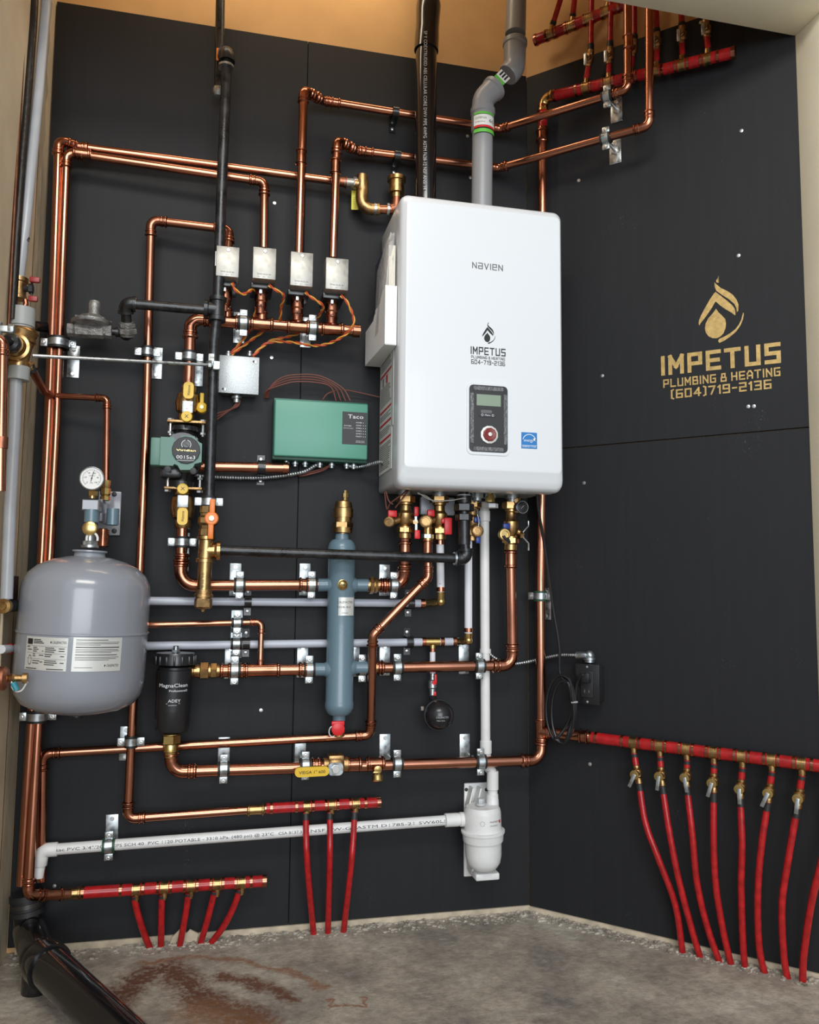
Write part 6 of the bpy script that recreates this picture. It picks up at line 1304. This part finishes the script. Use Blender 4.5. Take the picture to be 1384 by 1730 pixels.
# painted logo
T = thing('wall_logo', 'gold stencilled flame logo with lettering on the black right wall', 'painted sign', PR(1220, 670, 0))
def wf(o): return lambda x, y: o + RA * x + UP * y + RIGHT * .0006
fb = PR(1219, 579, 0); ft = PR(1219, 465, 0); wl_, wr_ = PR(1182, 540, 0), PR(1258, 540, 0)
mb = MB(); flame(mb, wf(fb), (wr_ - wl_).dot(RA) * 1.0, ft.z - fb.z); part('flame_mark', mb, gold, T)
def line(txt, pl, pr, ph, lw, name='lettering'):
    a, b, h = PR(*pl, 0), PR(*pr, 0), PR(*ph, 0); u = (b - a).normalized(); w = (b - a).length; mb = MB()
    stroke_text(mb, txt, h.z - a.z, w, lw, lambda x, y: a + u * (x + w / 2) + UP * y + RIGHT * .0006, nrm=RIGHT); part(name, mb, gold, T)
line('IMPETUS', (1117.5, 635), (1320, 613), (1117.5, 602), 1.45); line('PLUMBING & HEATING', (1121, 655.5), (1319, 635), (1121, 641.5), 1.2); line('(604)719-2136', (1134, 674), (1304, 656.5), (1134, 659), 1.2)
# ================================================================== LEFT WALL PIPES
LD = .30
def Lp(px, py, d=LD): return P(px, py, d)
T = run('water_main', 'grey plastic water pipe climbing the left wall above the brass pressure valve', 'pipe', [Lp(80, -60, .20), Lp(77, 20, .20), Lp(66, 150, .22), Lp(53, 280, .26), Lp(43, 380, .28), Lp(31, 474, .28)], .0118, greypipe, n=24)
part('mark', MB().sweep([Lp(49, 401, .30), Lp(46, 406, .302), Lp(48, 409, .302), Lp(50, 402, .30)], .0012, 6), ink, T, 'black pen mark')
T = run('water_main', 'grey plastic water pipe on the left wall below the brass pressure valve', 'pipe', [Lp(28, 620, .28), Lp(25, 720, .28), Lp(17, 860, .28), Lp(11, 1012, .28)], .0128, greypipe, n=24)
run('copper_conduit', 'dark weathered pipe running down the left wall beside the grey water pipe', 'pipe', [P(60, -40, .245), P(56, 40, .245), P(46, 170, .26), P(36, 290, .28), P(28, 400, .30), P(20, 540, .30)], .0095, mat('weathered_pipe', (.022, .018, .016), .4, .3, var=.5, vscale=40, bump=.3), n=16)
run('copper_pipe', 'thin old copper pipe at the far left edge behind the dark weathered pipe', 'pipe', [P(44, -30, .275), P(42, 30, .275), P(35, 170, .285), P(28, 290, .30), P(22, 400, .31), P(14, 560, .32)], .0038, mat('brown_old_copper', (.16, .065, .035), .45, .8, var=.4), n=14)
T = thing('shutoff_valve', 'bronze shut-off valve with a red butterfly handle on the left wall water pipe', 'valve', Lp(28, 505, .28))
a, b = Lp(32, 470, .28), Lp(29, 506, .28); ax = (a - b).normalized(); L = (a - b).length
part('body', MB().lathe(b, ax, [(0, .017), (.001, .0195), (L * .16, .0195), (L * .2, .0175), (L * .78, .0175), (L * .82, .0205), (L, .0205), (L + .001, .017)], 20), bronze, T)
h = Lp(52, 488, .29); part('stem', MB().cyl(along(b, a, .5), h, .007, 12).hexn(h - XA * .004, XA, .012, .009), blackmat, T)
hp = MB().box(Lp(53.5, 488, .29), .004, .005, .058, None, .001); part('handle_plate', hp, blackmat, T); part('handle', MB().box(Lp(59, 473, .30), .022, .010, .013, None, .003).box(Lp(56, 505, .30), .020, .010, .013, None, .003), mat('dull_red_plastic', (.28, .02, .02), .4), T)
part('drain', MB().sweep([Lp(43, 507, .29), Lp(44, 513, .292), Lp(41, 521, .29)], .0055, 10).cyl(Lp(41, 520, .29), Lp(41, 524, .29), .008, 12), copold, T)
T = thing('pressure_reducer', 'large brass pressure valve between grey couplings at the left edge', 'valve', Lp(28, 645, .28))
a, b = Lp(38, 521, .28), Lp(36, 560, .28); part('coupling', MB().lathe(b, a - b, [(-.004, .022), (-.003, .0245), (.010, .0245), (.011, .0275), ((a - b).length - .001, .0275), ((a - b).length, .024)], 28), greycoup, T, 'grey upper coupling')
c0, c1 = Lp(39, 556, .28), Lp(31, 622, .28); ax = (c0 - c1).normalized(); L = (c0 - c1).length
part('body', MB().lathe(c1, ax, [(0, .019), (.002, .023), (L * .14, .023), (L * .16, .0195), (L * .45, .0235), (L * .62, .027), (L * .66, .031), (L * .74, .031), (L * .75, .029), (L * .82, .031), (L * .90, .0335), (L * .96, .0315), (L, .027)], 28), brass, T)
p0 = Lp(34, 593, .28); dn = (Lp(14, 575, .36) - p0).normalized()
part('adjuster', MB().lathe(p0, dn, [(0, .021), (.022, .023), (.024, .029), (.034, .030), (.036, .024), (.052, .022)], 26), brass, T); part('bonnet', MB().lathe(p0 + dn * .050, dn, [(0, .0205), (.016, .0205), (.020, .017), (.021, .009), (.034, .008)], 22), blackpl, T)
part('side_outlet', MB().cyl(p0 - UP * .02, Lp(52, 622, .27), .011, 16).hexn(Lp(47, 616, .27), Lp(58, 632, .26) - Lp(47, 616, .27), .016, .014), bronze, T); part('outlet_collar', MB().cyl(Lp(49, 618, .27), Lp(56, 628, .262), .0135, 16), blackpl, T)
a, b = Lp(33, 620, .28), Lp(31, 643, .28); part('coupling', MB().lathe(b, a - b, [(0, .018), (.001, .0225), ((a - b).length, .0225)], 26), greycoup, T, 'grey lower coupling')
run('copper_pipe', 'short copper tail slanting from the brass pressure valve behind the tall risers', 'pipe', [Lp(52, 622, .268), P(74, 661, .12), P(86, 667, .085)], R12 * 1.15, copold, style='bend', Rk=2)
T = run('copper_pipe', 'copper pipe at the extreme left edge beside the brass pressure valve', 'pipe', [P(-12, 572, .42), P(5, 569, .42), P(2, 760, .42), P(1, 830, .42)], R12 * 1.25, copper, fm=copfit)
part('cap', MB().lathe(P(2.5, 748, .42), UP, [(-.012, .0125), (.012, .0125)], 16), copold, T)
solo('beam_clip', MB().box(P(6, 556, .40), .040, .012, .014, None, .002).hexn(P(14, 555, .40), XA, .010, .012).lathe(P(-2, 556, .40), UP, [(-.014, .007), (.014, .007)], 10), galv, 'small zinc clip at the left edge above the brass pressure valve', 'clip', P(6, 556, .40))
run('gas_pipe', 'short black pipe end poking out from behind the two tall copper risers', 'pipe', [P(55, 550, .10), P(84, 554, .03)], .0125, iron)
# lower left corner bits
T = thing('hose_tap', 'brown tap body with a small brass spout left of the grey tank', 'valve', P(5, 1160, .34)); q = P(-4, 1146, .36)
part('body', MB().lathe(q - XA * .03, XA, [(0, .024), (.044, .025), (.050, .018), (.051, .010)], 22), copold, T); part('spout', MB().lathe(P(15, 1146, .36), XA, [(0, .007), (.008, .010), (.012, .007), (.026, .007), (.027, .011), (.036, .011)], 14), bronze, T)
part('cap_tether', MB().sweep(smooth([P(20, 1148, .365), P(20, 1160, .37), P(27, 1168, .37), P(37, 1166, .37), P(46, 1152, .36)], 6), .0018, 8), lbls, T); part('cap', MB().lathe(P(22, 1153, .37), V((.5, 0, -1)), [(0, .006), (.018, .0055)], 12), teal, T)
T = run('gas_pipe', 'dark pipe stub crossing from the left wall behind the grey tank', 'pipe', [P(4, 1024, .30), P(60, 1022, .08)], .0135, iron)
part('plug', MB().lathe(P(7, 1024, .305), V((-.2, -1, 0)), [(-.006, .016), (.006, .016), (.007, .009), (.010, .008)], 18), brass, T)
solo('pipe_bracket', MB().box(P(24, 994, .22), .006, .05, .055, None, .001), mat('rusty_plate', (.045, .025, .018), .7, .3, var=.4), 'small rusty plate on the left wall beside the grey tank', 'bracket', P(24, 994, .22))
T = run('plastic_tube', 'white tube stub with a red ring left of the grey tank', 'pipe', [P(2, 1097, .25), P(45, 1094, .10)], .0095, pexw); coupling(T, P(17, 1096, .198), XA, .0098, redpl, L=.012, name='crimp_ring', kind='ring')
# ================================================================== BLACK DRAIN ON THE FLOOR
ad, av = .0420, .0350
def PFl(px, py, z):
    r_ = ray(px, py); return CAM + r_ * ((z - CAM.z) / r_.z)
f0, f1 = PFl(74, 1624, .088), PFl(186, 1732, .060); df = (f1 - f0).normalized()
T = thing('floor_drain_pipe', 'fat black plastic drain pipe lying across the floor at lower left', 'pipe', V((f0.x, f0.y, FZ)))
part('pipe', MB().cyl(f0 + df * .02, f0 + df * .9, ad, 36), absm, T)
part('hub', MB().lathe(f0, df, [(-.012, ad * .7), (-.010, ad * 1.08), (.004, ad * 1.14), (.030, ad * 1.14), (.031, ad)], 36), absm, T)
va, vb_, vc = P(45, 1508, .045), P(50, 1572, .052), V((f0.x - .018, f0.y + .030, .100))
part('riser', MB().sweep([va, along(va, vb_, .5), vb_ - UP * .004] + smooth([vb_, along(vb_, vc, .5) + V((-.004, .004, 0)), vc - UP * .01], 5), [av * .94, av * .94, av * .95] + [av * 1.05] * 11, 30), absm, T)
part('lower_socket', MB().cyl(V((vc.x, vc.y, FZ)), vc, av * .9, 28).sphere(vc - UP * .012, av * 1.12, 24), absm, T)
hc = along(va, vb_, .18); hd_ = (va - vb_).normalized()
part('hub_coupling', MB().lathe(hc - hd_ * .034, hd_, [(0, av * .95), (.001, av * 1.10), (.012, av * 1.10), (.013, av * 1.02), (.034, av * 1.02), (.035, av * 1.10), (.048, av * 1.10), (.049, av * .80)], 32), blackmat, T)
part('hose_band', MB().lathe(hc - hd_ * .016, hd_, [(0, av * 1.0), (.001, av * 1.06), (.011, av * 1.06), (.012, av * 1.0)], 32), mat('dull_band', (.09, .085, .08), .4, .8), T)
# ================================================================== SMALL THINGS
def screw(label, p, n):
    mb = MB().lathe(p, n, [(-.002, .003), (0, .0052), (.0014, .0046), (.0020, .001)], 12); o = solo('wall_screw', mb, inkw if False else steel, label, 'screw', p, 'pale screw heads in the black panels')
for lb, x, y in (('screw head in the black back wall below the green controller strap', 442, 812), ('screw head in the back wall between header wires and the green controller', 459, 604), ('screw head right of the black filter, low on the back wall', 441, 1200), ('screw head in the back wall left of the white boiler vent pipe, upper', 790, 230), ('screw head between the first silver zone valve riser and the middle riser', 464, 343), ('screw head at the top of the wall by the black stack, beside the flue', 795, 300), ('screw head just above the copper elbow at the lower left corner', 92, 1497)):
    screw(lb, P(x, y, 0), BACK)
for lb, x, y in (('lone screw head on the upper right wall right of the rod-hung clamps', 1253, 221), ('left one of the paired screw heads under the painted phone number', 1264.5, 687), ('right one of the paired screw heads under the painted phone number', 1274, 686.5), ('screw head on the right wall above and right of the boiler corner', 978, 305), ('small screw head on the right wall upper middle, above the flame logo', 1248, 432), ('screw head right of the boiler base on the angled wall', 987, 816), ('screw head below the cord loops on the angled right wall', 997, 1291), ('screw head left of the flame logo on the right wall', 1018, 635), ('screw head above the high red manifold beside the lintel', 1184, 38)):
    screw(lb, PR(x, y, 0), RIGHT)
mb = MB(); q = PFl(312, 1590, FZ); mb.prism([(-.035, 0), (.030, 0), (.034, .018), (.012, .030), (.004, .022), (-.010, .034), (-.030, .016)], V((q.x, 0, FZ)), XA, UP, .010, .016); solo('wood_chip', mb, strip, 'pale splintered wood chip against the wall between the short red tubes', 'wood chip', (q.x, -.012, FZ))
